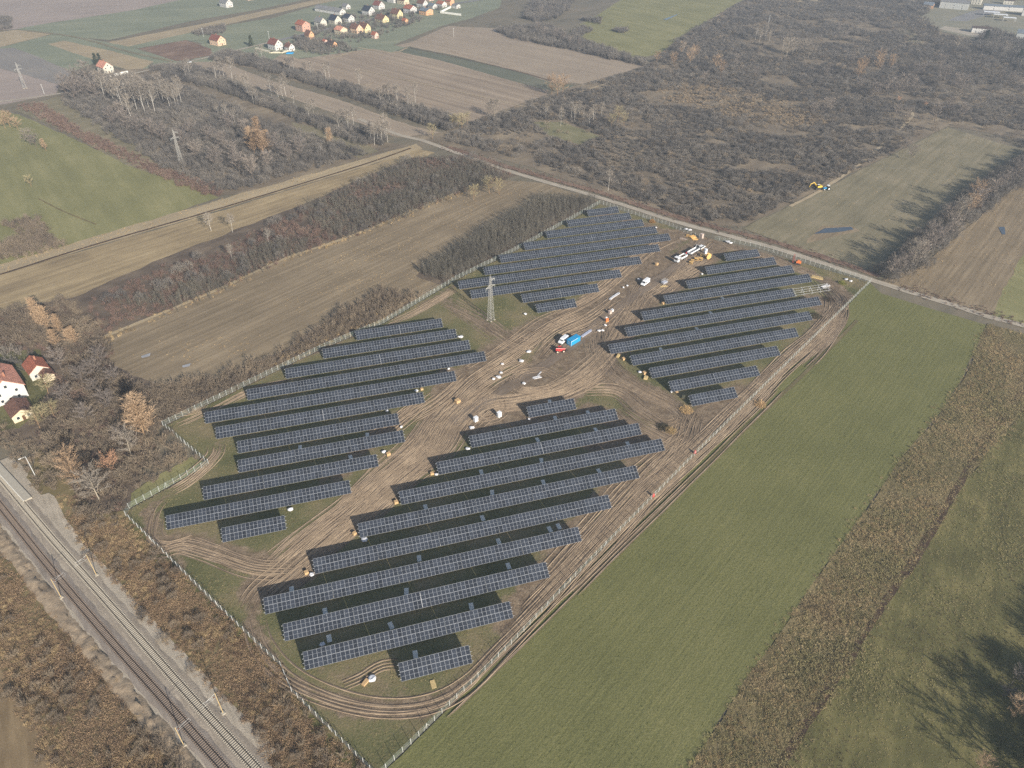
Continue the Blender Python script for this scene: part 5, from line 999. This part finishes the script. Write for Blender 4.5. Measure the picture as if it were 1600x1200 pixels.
# woods and thickets
W1 = [(98,132),(130,116),(200,120),(262,126),(330,152),(420,192),(575,240),(480,266),(380,296),(335,300),(262,264),(180,213),(100,160)]
scatter('bare_wood', 'bare grey scrub of the wood above the meadow', 'scrub', fill(W1, 3.4), 2.5, 5.5, .8)
scatter('bare_wood', 'rounded bare grey crowns of the wood above the meadow', 'lump', fill(W1, 6.0, .8, gap=.42, gscale=20), 5, 9, .85)
scatter('bramble_strip', 'dark mauve bramble strip along the meadow edge', 'bramble', fill([(28,166),(62,160),(130,204),(200,236),(270,268),(330,288),(348,306),(310,302),(205,256),(112,210)], 2.2), 1.5, 3.2, 1.0)
scatter('hedgerow', 'bare hedgerow scrub between the strip field and wood', 'lump', fill([(232,104),(300,104),(400,148),(500,188),(612,214),(602,230),(560,226),(450,181),(330,137),(260,121)], 3.0), 4, 7.5, .8)
scatter('hedgerow', 'bare hedgerow scrub above the strip field', 'lump', fill([(330,94),(352,80),(420,97),(520,129),(640,164),(722,190),(705,206),(640,187),(500,137),(400,106)], 3.0), 4, 7.5, .8)
scatter('hedgerow', 'bare hedge between grey field and far green meadow', 'scrub', cat_(fill([(775,48),(850,40),(905,62),(1005,95),(1012,105),(900,80),(800,60)], 3.6), fill([(815,28),(840,-5),(905,-8),(890,12),(870,28),(840,36)], 4)), 4, 8, .8)
T4 = [(140,478),(250,418),(330,398),(400,362),(480,322),(560,286),(640,250),(725,246),(785,266),(798,275),(700,310),(560,364),(450,400),(330,458),(170,522),(150,500)]
T4a = [(478,326),(560,290),(640,252),(725,246),(785,266),(798,275),(700,310),(560,364),(532,372),(492,352)]; T4b = [(150,500),(200,474),(330,432),(420,386),(450,374),(482,376),(492,388),(450,400),(330,458),(170,522)]
scatter('sapling_thicket', 'dense dark sapling thicket between the dry field and stubble', 'sapling', cat_(fill(T4a, 1.4, .9, gap=.28, gscale=18, soft=6), fill(T4b, 1.45, .9, gap=.36, gscale=18, soft=6)), 2.2, 6.5, .62)
scatter('bramble_patch', 'mauve bramble and dead bracken in the sapling thicket', 'bramble', fill(T4, 2.2, .6), 1.2, 3.0, 1.1)
scatter('thicket_bushes', 'rounded bare bushes rising from the sapling thicket', 'lump', fill(T4, 7, .5, gap=.45, gscale=18), 4, 7, 1.0)
scatter('brown_thicket', 'brown bare thicket around the railway houses', 'scrub_brown', off_site(cat_(fill([(-160,530),(0,490),(110,468),(160,520),(190,585),(250,612),(300,600),(255,662),(305,715),(205,772),(190,800),(150,815),(95,760),(60,700),(72,640),(120,600),(90,548),(-160,500)], 2.5, gap=.25, gscale=16))), 2.0, 5.0, .85)
scatter('thicket_bushes', 'rounded brown bushes of the thicket around the railway houses', 'lump_brown', off_site(fill([(-160,530),(0,490),(110,468),(190,585),(255,662),(205,772),(150,815),(95,760),(60,700),(72,640),(120,600),(90,548)], 6, .7, gap=.42, gscale=14)), 3.5, 7, 1.0)
scatter('platform_thicket', 'brown scrub between the platform and the railway houses', 'scrub_brown', fill([(-160,640),(0,668),(62,690),(100,768),(66,772),(20,722),(-20,690),(-160,600)], 2.2), 1.5, 4.0, .9)
scatter('bramble_patch', 'mauve brambles under the brown thicket', 'bramble', off_site(fill([(-160,530),(0,490),(110,468),(190,585),(250,660),(205,790),(150,815),(60,700),(72,640),(110,560)], 2.8, .55)), 1.2, 2.6, 1.2)
scatter('brown_thicket', 'brown bare thicket along the fence beside the stubble', 'scrub_brown', off_site(fill([(240,604),(330,592),(440,548),(520,494),(600,450),(655,462),(600,498),(500,540),(440,570),(330,626),(256,660)], 2.2)), 2.0, 4.6, .8)
scatter('sapling_thicket', 'pale upright saplings behind the far panel block', 'sapling', off_site(fill([(655,425),(700,398),(760,358),(850,308),(925,312),(930,318),(800,390),(716,432),(690,440)], 1.5)), 3.5, 7, .62)
W6 = [(690,214),(760,186),(862,150),(1010,106),(1062,60),(1130,20),(1185,-12),(1400,-12),(1440,20),(1470,52),(1600,90),(1760,120),(1760,240),(1600,232),(1482,194),(1168,346),(1090,346),(960,296),(820,250),(705,222)]
P6 = fill(W6, 3.0, gap=.39, gscale=30); cl = atn([(1030,130),(1120,130),(1240,158),(1320,192),(1240,204),(1140,184),(1050,160)]); cg = atn([(830,188),(885,188),(940,212),(905,228),(858,214)]); jt = lambda P: P+rng.normal(0, 1, P.shape)*8; m6 = (inside(jt(P6), cl) & (rng.random(len(P6)) < .85)) | inside(P6, cg)
P6b = fill(W6, 8.0, .9, gap=.5, gscale=26); P6b = P6b[~(inside(jt(P6b), cl) | inside(P6b, cg))]
scatter('scrub_woodland', 'wide grey scrub woodland beyond the gravel road', 'scrub', P6[~m6], 1.4, 4.2, 1.0)
scatter('woodland_bushes', 'rounded bare bushes standing out of the scrub woodland', 'lump', P6b, 3.2, 6.2, 1.2)
scatter('scrub_woodland', 'brownish low scrub through the woodland beyond the road', 'lump_brown', fill(W6, 13.0, .8), 2.5, 5, 1.2)
scatter('dry_reed_bed', 'tan reeds and bramble in the clearing of the scrub woodland', 'mudclod', cat_(fill([(1030,132),(1120,132),(1230,160),(1310,190),(1240,200),(1140,180),(1050,160)], 2.2, .7, gap=.3, soft=14), fill([(1080,260),(1180,300),(1140,320),(1060,290)], 3, .3)), 1.2, 2.4, .8)
scatter('tree_belt', 'dark belt of bare scrub casting shade on the meadow', 'lump', fill([(1615,236),(1640,262),(1560,315),(1500,360),(1440,420),(1392,442),(1372,428),(1430,372),(1500,310)], 3.2), 4.5, 9, .8)
scatter('road_verge_weeds', 'rusty weeds along the verge of the gravel road', 'bramble', cat_(fill([(690,224),(800,257),(940,296),(1060,333),(1200,370),(1290,396),(1370,424),(1376,436),(1290,408),(1200,380),(1060,343),(940,305),(800,266),(690,233)], 1.8, .7), fill([(1400,440),(1560,488),(1600,500),(1600,510),(1550,498),(1400,450)], 1.6, .8)), .5, 1.4, 1.0)
scatter('dry_grass', 'dry grass on the rough meadows beyond the road', 'reed', cat_(fill([(1190,345),(1480,200),(1600,238),(1500,345),(1430,420),(1375,436),(1290,402)], 3.2, .4, gap=.45), fill([(1375,438),(1440,415),(1530,340),(1620,260),(1700,300),(1600,480),(1480,472)], 2.6, .5)), .3, .8, .9)
scatter('bush_patch', 'dark bare bush clump in the green meadow', 'scrub_brown', fill([(0,352),(35,340),(60,342),(85,372),(100,386),(30,400),(-60,420),(-60,390),(30,375),(30,360)], 2.2), 2, 5, .9)
scatter('meadow_bushes', 'scattered bushes on the far meadow and village greens', 'scrub', cat_(fill([(890,50),(910,42),(925,48),(905,58)], 2.5), fill([(955,48),(980,46),(975,52)], 2), fill([(905,30),(940,30),(935,38)], 3), fill([(300,50),(355,40),(350,52),(310,56)], 3), fill([(455,55),(490,62),(520,80),(470,78)], 3.2, .6), fill([(480,40),(560,22),(700,8),(690,18),(640,40),(560,66),(500,75)], 4.2, .42, gap=.4, gscale=12), fill([(440,70),(520,60),(560,80),(500,86)], 3.5, .4), fill([(-40,560),(40,548),(70,560),(60,580),(30,575)], 3, .25), fill([(-20,25),(18,30),(18,45),(-20,48)], 3)), 3, 6.5, .8)
scatter('yard_bushes', 'dark bushes around the industrial yard', 'scrub', cat_(fill([(1540,45),(1600,60),(1700,110),(1600,110),(1520,75)], 4, .8), fill([(1410,10),(1440,0),(1480,-10),(1480,0),(1440,25)], 4, .6), fill([(1530,-12),(1700,-12),(1700,2),(1560,0)], 5)), 4, 8, .8)
# dry grass along field edges and the railway
scatter('stubble_weeds', 'straw tufts and weeds strewn over the stubble field', 'reed', off_site(cat_(fill([(500,432),(560,402),(600,378),(650,388),(705,412),(690,432),(640,452),(590,462),(560,474),(530,452)], 1.7, .6, gap=.35, soft=14), fill([(200,560),(330,470),(560,375),(760,290),(840,300),(690,400),(560,480),(330,590)], 2.4, .5, gap=.5, gscale=20))), .25, .7, 1.1)
scatter('reed_fringe', 'golden reed fringe along the stubble field edge', 'reed', cat_(fill([(160,525),(330,455),(450,400),(560,362),(720,298),(724,302),(560,368),(450,406),(330,462),(168,532)], 1.6, .6, gap=.4, gscale=8), off_site(fill([(430,565),(520,512),(600,478),(640,470),(600,500),(500,545),(430,578)], 1.6, .7))), .9, 1.9, .7)
scatter('verge_grass', 'tan grass verge along the ditch of the dry field', 'reed', fill([(-120,455),(0,412),(340,312),(560,250),(650,225),(652,230),(560,258),(340,324),(0,426),(-120,468)], 2.0, .5), .4, .9, .8)
EMB1 = [(95,770),(160,815),(195,805),(291,905),(398,1008),(436,1045),(450,1085),(560,1205),(600,1290),(440,1290),(400,1130),(330,1068),(250,985),(195,915),(130,850)]
EMB2 = [(-160,700),(0,872),(45,925),(130,1010),(250,1160),(310,1290),(120,1290),(40,1110),(0,1045),(-160,900)]
scatter('embankment_weeds', 'brown weeds and dry grass along the panel side of the railway', 'rustweed', off_site(fill(EMB1, .75)), .3, 1.2, 1.35)
scatter('embankment_reeds', 'tan reeds along the panel side of the railway', 'reed', off_site(fill(EMB1, 1.2, .6, gap=.5, gscale=9)), .7, 1.8, .7)
scatter('embankment_weeds', 'brown weeds on the field side of the railway', 'rustweed', fill(EMB2, .75), .3, 1.2, 1.35)
scatter('embankment_reeds', 'tan reeds on the field side of the railway', 'reed', fill(EMB2, 1.2, .65, gap=.46, gscale=9), .7, 1.8, .7)
scatter('embankment_bushes', 'rounded rust brown bushes along both sides of the railway', 'lump_brown', off_site(cat_(fill(EMB1, 3.2, .7, gap=.47, gscale=11), fill(EMB2, 3.2, .7, gap=.47, gscale=11))), 1.4, 3.4, 1.15)
scatter('embankment_bushes', 'small bare bushes on both railway embankments', 'scrub_brown', off_site(cat_(fill(EMB1, 4.0, .5, gap=.5, gscale=12), fill(EMB2, 4.0, .6, gap=.45, gscale=12), fill([(240,1110),(300,1180),(330,1260),(280,1260),(230,1150)], 2.2, .8))), 1.5, 3.6, .9)
# foreground right
scatter('weed_strip_plants', 'brown and ochre weeds of the strip beside the crop field', 'weed', fill([(1545,508),(1600,522),(1760,590),(1760,680),(1600,640),(1500,762),(1400,920),(1320,1040),(1200,1260),(1050,1260),(1145,1100),(1214,1000),(1294,882),(1354,800),(1414,712),(1469,650),(1509,590)], .8), .25, .95, 1.45)
scatter('weed_strip_reeds', 'yellowish dry stalks in the weed strip', 'reed', fill([(1545,508),(1600,522),(1760,590),(1600,640),(1500,762),(1400,920),(1320,1040),(1200,1260),(1050,1260),(1145,1100),(1294,882),(1414,712),(1509,590)], 1.2, .7, gap=.45, gscale=8), .6, 1.4, .7)
scatter('weed_strip_greens', 'olive tufts through the weed strip beside the crop field', 'tuft', fill([(1545,508),(1600,522),(1760,590),(1600,640),(1500,762),(1400,920),(1320,1040),(1200,1260),(1050,1260),(1145,1100),(1294,882),(1414,712),(1509,590)], 1.1, .8, gap=.48, gscale=11, seed=4), .4, 1.2, 1.0)
scatter('damp_meadow_tufts', 'green and straw tufts of the damp meadow', 'tuft', fill([(1760,680),(1600,645),(1505,765),(1405,920),(1325,1040),(1200,1260),(1760,1260)], .95), .2, .7, 1.3)
scatter('crop_plants', 'young green crop rows in the large field', 'crop', fill([(1385,468),(1535,512),(1500,590),(1460,650),(1405,712),(1345,800),(1285,882),(1205,1000),(1135,1100),(1040,1250),(575,1250),(630,1190),(720,1105),(975,860),(1190,645),(1335,500)], 1.0, .7), .10, .28, 1.6, z=-.3)
scatter('shade_belt', 'unseen dense bare shrubs added outside the frame to shade the damp meadow', 'lump', fill([(1640,1020),(1690,940),(1758,900),(1758,1290),(1612,1290),(1640,1150)], 3.8), 5, 10, .9)  # unseen shrubs outside the frame, added to soften the shade on the meadow
IN = GP[ins]; mi = mud[ins]; sel = rng.random(len(IN))
scatter('site_grass', 'grass and dead weeds growing between the panel rows', 'tuft', IN[(mi < .3) & (sel < .28)], .12, .35, 1.8, z=-.08)
scatter('site_stalks', 'dry stalks and clods thrown up on the muddy site', 'mudclod', IN[(mi > .15) & (sel < .10)], .1, .32, 1.6, z=-.06)

# ---- individual trees
m_bark = plain('grey_bark', C(112,102,94), .9, 0, .25, 1.2); m_birch = plain('birch_bark', (.56, .53, .48), .8, 0, .2, 1.5); m_barkt = plain('tan_bark', C(150,124,96), .9, 0, .25, 1.2)
m_twg = plant('tree_twigs_grey', [V_(100,92,88), V_(120,110,102), V_(138,126,114)], 30); m_twt = plant('tree_twigs_tan', [V_(126,102,80), V_(150,124,96), V_(170,144,114)], 30); m_twp = plant('tree_twigs_pale', [V_(106,99,91), V_(124,115,104), V_(142,132,118)], 30); m_two = plant('tree_twigs_rust', [V_(150,112,86), V_(172,130,100), V_(186,148,118)], 30)
m_twg2 = plant('tree_twigs_olive', [V_(116,108,80), V_(136,126,92), V_(152,140,104)], 30); m_ndl = plant('needles', [V_(40,50,40), V_(52,62,48), V_(66,74,56)], 10)
def tree_parts(kind, seed):
    """unit-height tree: trunk with limbs, crown of twigs"""
    r2 = random.Random(seed); tk = MB(); cr = MB(); H = 1.0
    narrow = dict(birch=.30, poplar=.20, round=.55, bush=.7, fir=.3)[kind]; nl = dict(birch=20, poplar=26, round=22, bush=20, fir=26)[kind]; first = dict(birch=.35, poplar=.12, round=.22, bush=.03, fir=.1)[kind]
    top = Vector((r2.gauss(0, .03), r2.gauss(0, .03), 1 if kind != 'bush' else .5)); pts = [Vector((0, 0, -.02)), top*.35+Vector((r2.gauss(0, .012), r2.gauss(0, .012), 0)), top*.7+Vector((r2.gauss(0, .012), r2.gauss(0, .012), 0)), top*.98]
    r0 = dict(birch=.0085, poplar=.011, round=.017, bush=.014, fir=.013)[kind]; rad = [r0, r0*.75, r0*.45, r0*.12]
    for i in range(3): tk.tube(pts[i], pts[i+1], rad[i], rad[i+1], n=6, caps=False)
    def on(t):
        x = t*3; i = min(2, int(x)); return pts[i].lerp(pts[i+1], x-i)
    for i in range(nl):
        t = first+(1-first)*(i+r2.random())/nl*.95; p = on(t); a = i*2.4+r2.gauss(0, .3)
        if kind == 'birch': ln = .26*(1.1-t)*1.5+.06; el = .9
        elif kind == 'poplar': ln = .30*(1.15-t); el = 1.6
        elif kind == 'fir': ln = .26*(1.05-t); el = -.1
        elif kind == 'bush': ln = .55*(1.1-t*.5)*r2.uniform(.7, 1.1); el = 1.1
        else: ln = .42*math.sin(min(1, (1.25-t))*2.2)*r2.uniform(.7, 1.1)+.05; el = .75
        d = Vector((math.cos(a), math.sin(a), el+r2.gauss(0, .15))).normalized()
        e = p+d*ln; tk.tube(p, e, r0*.35*(1.2-t), r0*.1, n=4, caps=False)
        ns = dict(birch=16, poplar=20, round=22, bush=20, fir=26)[kind]
        for k in range(ns):
            s = r2.uniform(.2, 1.0); q = p+d*ln*s; v = (d*.6+Vector((r2.gauss(0, .55), r2.gauss(0, .55), r2.gauss(.35 if kind != 'fir' else -.2, .35)))).normalized()*r2.uniform(.05, .13)*(1.3 if kind in ('round', 'bush') else 1); blade(cr, q, v, .0045 if kind in ('birch', 'poplar') else .0055 if kind != 'fir' else .014, r2)
            q2 = q+v*.6
            for _ in range(2): blade(cr, q2, (v.normalized()+Vector((r2.gauss(0, .6), r2.gauss(0, .6), r2.gauss(.1, .5)))).normalized()*r2.uniform(.04, .08), .004 if kind != 'fir' else .012, r2)
    return tk, cr
KINDS = dict(birch=('birch', m_birch, m_twp), bare=('round', m_bark, m_twg), tan=('poplar', m_barkt, m_twt), pale=('round', plain('pale_bark', C(156,146,130), .9, 0, .2, 1.2), m_twp), rust=('bush', m_barkt, m_two), bush=('bush', m_bark, m_twg), olive=('round', m_barkt, m_twg2), tanround=('round', m_barkt, m_twt), fir=('fir', m_bark, m_ndl))
TLIB = {k: [tuple(x.mesh(n_, m_) for x, n_, m_ in zip(tree_parts(sh, 5*i+len(k)), ('trunk', 'crown'), (mb_, mc_))) for i in range(4)] for k, (sh, mb_, mc_) in KINDS.items()}
TN = dict(birch='birch_tree', bare='bare_tree', tan='poplar_tree', pale='pale_tree', rust='rust_bush', bush='bare_bush', olive='willow_tree', tanround='bare_tree', fir='fir_tree')
def tree(kind, px, h, label, group, wide=1.0):
    p = at(*px); rt = thing(TN[kind], label, 'bush' if 'bush' in TN[kind] else 'tree', (p.x, p.y, -.35), random.uniform(0, 6.28), group); tk, cr = TLIB[kind][random.randrange(4)]
    s = h*random.uniform(.92, 1.08); rt.scale = (s*wide, s*wide, s); link('trunk', tk, rt); link('crown', cr, rt)
ORDN = ORD[1:]+['twelfth', 'thirteenth', 'fourteenth', 'fifteenth', 'sixteenth', 'seventeenth', 'eighteenth']
def grove(kind, pts, h, label, group, wide=1.0):
    for i, p in enumerate(sorted(pts)):
        tree(kind, p, h*random.uniform(.82, 1.15), label if len(pts) == 1 else f"{ORDN[i]} from left, {label}", group, wide)
grove('birch', [(180,165),(187,160),(193,168),(200,158),(207,190),(172,150),(165,158)], 20, 'white stemmed birch at the upper left of the bare wood', 'birches in the upper wood')
grove('birch', [(218,160),(224,170),(229,168),(234,172),(240,165),(243,178),(215,175),(228,180)], 22, 'white stemmed birch in the tall middle clump of the bare wood', 'birches in the middle clump')
grove('birch', [(250,158),(256,162),(270,166),(276,170),(281,168),(284,162),(266,172)], 20, 'white stemmed birch at the clearing side of the bare wood', 'birches by the clearing')
grove('bare', [(105,150),(120,140),(135,150),(150,160),(118,160),(140,130),(160,140),(178,200),(200,205),(215,210),(190,185)], 15, 'bare grey tree at the track end of the wood', 'bare trees of the wood by the track')
grove('bare', [(240,215),(255,222),(300,215),(330,225),(350,235),(365,250),(310,250),(290,235),(340,265),(375,270),(395,280),(420,265),(450,255),(360,205),(385,215),(430,240),(470,245)], 13, 'bare grey tree in the lower part of the wood', 'bare trees of the lower wood')
grove('tan', [(398,240),(405,236),(412,243),(420,238),(392,232),(404,225)], 16, 'tan leafed poplar in the clump at the wood end', 'tan poplars at the wood end', 1.4)
grove('tan', [(517,228)], 12, 'lone tan poplar on the grass gap by the hedge', None, 1.4)
grove('birch', [(341,182),(355,186),(368,196)], 11, 'small pale birch in the middle of the wood', 'small birches in the wood')
grove('birch', [(292,124),(297,120),(340,128),(344,118),(350,122),(363,128),(372,142),(390,154),(396,162)], 17, 'pale birch in the hedge below the strip field, wood end', 'hedge birches, wood end')
grove('birch', [(402,162),(425,152),(436,160),(443,155),(447,150),(460,168),(484,188),(492,184),(530,205),(537,200),(545,206),(553,198)], 16, 'pale birch in the hedge below the strip field, middle', 'hedge birches, middle')
grove('birch', [(580,222),(585,226),(591,222),(597,226),(602,220),(606,222)], 16, 'pale birch in the clump at the road end of the hedge', 'hedge birches, road end')
grove('birch', [(403,96),(410,94),(449,110),(453,112),(460,114),(477,118),(486,122),(510,126),(515,122)], 13, 'pale birch in the far hedge above the strip field, village end', 'far hedge birches, village end')
grove('birch', [(562,138),(594,164),(604,158),(609,162),(620,160),(622,164),(638,168),(646,174),(649,160)], 15, 'pale birch in the far hedge above the strip field, road end', 'far hedge birches, road end')
grove('olive', [(708,200),(716,196),(722,202),(730,194),(676,216)], 9, 'olive bare willow where the far hedge meets the road', 'willows at the hedge end')
grove('tanround', [(862,148),(871,150),(879,146)], 15, 'large tan tree at the corner of the ploughed fields', 'tan trees at the field corner')
grove('pale', [(765,180),(773,184)], 12, 'pale bare tree at the edge of the ploughed field', 'pale trees at the plough edge')
grove('birch', [(893,186),(898,190),(905,182),(912,188),(920,196),(926,192),(876,196),(853,186),(940,182)], 13, 'white birch in the clump above the grass gap', 'birches above the grass gap')
grove('olive', [(955,198),(965,190),(975,196)], 10, 'olive tree in the scrub right of the birch clump', 'olive trees by the birch clump')
grove('birch', [(950,298)], 13, 'lone pale birch on the road verge above the far panels', None)
grove('bare', [(850,58),(868,62),(880,66),(890,70),(905,74),(840,52),(860,20),(845,24)], 10, 'bare tree in the hedge below the far green meadow', 'trees in the far meadow hedge')
grove('tanround', [(1026,98),(1052,102),(1078,100),(1118,108),(1126,118),(1064,84),(1085,92)], 12, 'pale brown tree at the meadow end of the scrub woodland', 'trees at the meadow end of the woodland')
grove('birch', [(1062,82),(1066,86),(1180,62),(1186,66),(1195,60),(1202,64)], 14, 'pale birch near the far meadow in the woodland', 'far woodland birches')
grove('pale', [(1222,78),(1230,82),(1238,84),(1246,88),(1256,90),(1262,92),(1228,90),(1272,88)], 15, 'pale stemmed tree in the bright woodland clump', 'bright woodland clump')
grove('tanround', [(1345,118),(1370,112),(1390,108),(1340,124),(1372,104)], 13, 'tan tree in the upper woodland clump', 'tan woodland trees')
grove('bare', [(1362,152),(1370,150),(1400,148),(1408,146),(1425,144),(1385,150),(1340,145),(1430,122),(1440,118),(1465,112),(1470,135),(1490,140),(1500,146),(1480,180),(1500,186),(1460,190)], 13, 'rounded bare tree in the middle of the scrub woodland', 'rounded woodland trees')
grove('bare', [(1270,182),(1285,178),(1296,175),(1400,186),(1415,190),(1412,240),(1422,250),(1560,130),(1575,135),(1590,140)], 11, 'bare tree near the woodland path', 'trees near the woodland path')
grove('rust', [(1404,158),(1446,166)], 6, 'rust coloured bush in the scrub woodland', 'rust bushes in the woodland')
grove('pale', [(1494,78),(1568,88)], 13, 'pale bare tree below the industrial yard', 'pale trees below the yard')
grove('fir', [(1538,66),(1592,92),(1598,96),(393,72),(150,100),(157,98)], 11, 'dark conifer standing near a building', 'dark conifers')
grove('bare', [(1620,262),(1600,275),(1585,285),(1570,292),(1556,300),(1545,310),(1530,322),(1520,335),(1484,372),(1470,382),(1458,392),(1442,404),(1430,415),(1405,432),(1392,436),(1448,385),(1478,352)], 12, 'bare grey tree in the belt between the two rough meadows', 'bare trees of the belt')
grove('tanround', [(1512,338),(1520,322)], 12, 'tan tree in the belt between the rough meadows', 'tan trees of the belt')
grove('pale', [(1492,352),(1498,346),(1420,424),(1424,418)], 13, 'pale tree in the belt between the rough meadows', 'pale trees of the belt')
grove('bare', [(1372,110),(1320,62),(1310,50),(1180,120),(1150,104),(1100,130),(1290,120),(1330,100)], 10, 'bare tree scattered in the upper scrub woodland', 'scattered woodland trees')
grove('tanround', [(8,200),(16,198),(28,202)], 9, 'tan round tree at the top of the green meadow', 'tan meadow trees', 1.2)
grove('bare', [(48,226),(57,230)], 10, 'grey tree among the tan trees of the green meadow', 'grey meadow trees', 1.3)
grove('tan', [(72,235)], 9, 'small tan poplar beside the grey meadow trees', None, 1.6)
grove('olive', [(49,291)], 8, 'lone small tree in the middle of the green meadow', None)
grove('birch', [(330,360)], 11, 'lone forked birch in the dry field', None, 1.5)
grove('birch', [(363,362),(363,406),(420,380)], 10, 'thin birch at the edge of the dry field', 'thin birches by the dry field')
grove('olive', [(740,312),(765,302),(780,303)], 10, 'bare tree at the road end of the stubble field', 'trees at the road end of the stubble')
grove('tan', [(62,508),(68,514),(76,518)], 12, 'tan poplar in the upper pair above the railway houses', 'tan poplars above the houses', 1.3)
grove('tan', [(95,522)], 9, 'yellow tan poplar standing by the thicket edge', None, 1.4); grove('tan', [(112,540),(118,538),(92,545)], 10, 'brown poplar behind the railway houses', 'brown poplars behind the houses', 1.5)
grove('tan', [(226,682),(230,676)], 15, 'tall tan poplar by the notch of the fence', 'tan poplars by the notch', 1.7)
grove('rust', [(174,732)], 8, 'bright rust coloured bush in the thicket by the railway', None, 1.1)
grove('pale', [(205,712)], 10, 'pale bare tree beside the rust bush', None); grove('tanround', [(125,760),(118,745)], 12, 'big brown bare tree behind the trackside path', 'brown bare trees by the path'); grove('pale', [(156,782)], 10, 'pale branching tree above the trackside path', None, 1.2)
grove('olive', [(75,614)], 8, 'pruned pale tree beside the small cream house', None, 1.3); grove('olive', [(70,660),(85,650),(62,668)], 7, 'olive bush clump below the railway houses', 'olive bushes by the houses', 1.3)
grove('bare', [(130,600),(150,615),(170,640),(105,630),(140,660),(190,690),(95,575),(150,590),(180,600),(160,570)], 8, 'brown bare tree in the thicket between houses and fence', 'bare trees of the thicket', 1.2)
grove('bush', [(1572,1085),(1590,1060),(1598,1110)], 6, 'dark bare bush at the lower edge of the damp meadow', 'dark bushes of the damp meadow', 1.1); grove('tanround', [(1580,1120),(1530,1205)], 7, 'brown round bush at the corner of the damp meadow', 'brown bushes of the damp meadow')
grove('bare', [(1668,1100),(1660,1150),(1640,1190),(1690,1180),(1660,1230),(1630,1240)], 11, 'bare tree at the frame edge shading the damp meadow', 'trees shading the damp meadow', 1.2)
# ------------------------------------------------------------------ haze
mb = MB(); mb.box((0, 4200, 89), (10400, 10000, 182))
m, t, b = nodes('thin_haze'); t.nodes.remove(b); pv = N(t, 'ShaderNodeVolumePrincipled'); pv.inputs['Color'].default_value = (.72, .84, 1.0, 1); pv.inputs['Density'].default_value = 0.00025; pv.inputs['Anisotropy'].default_value = .2
t.links.new(pv.outputs[0], t.nodes['Material Output'].inputs['Volume'])
hz = mb.build('haze', m); tag(hz, 'thin pale winter haze over the fields', 'haze', kind='stuff')
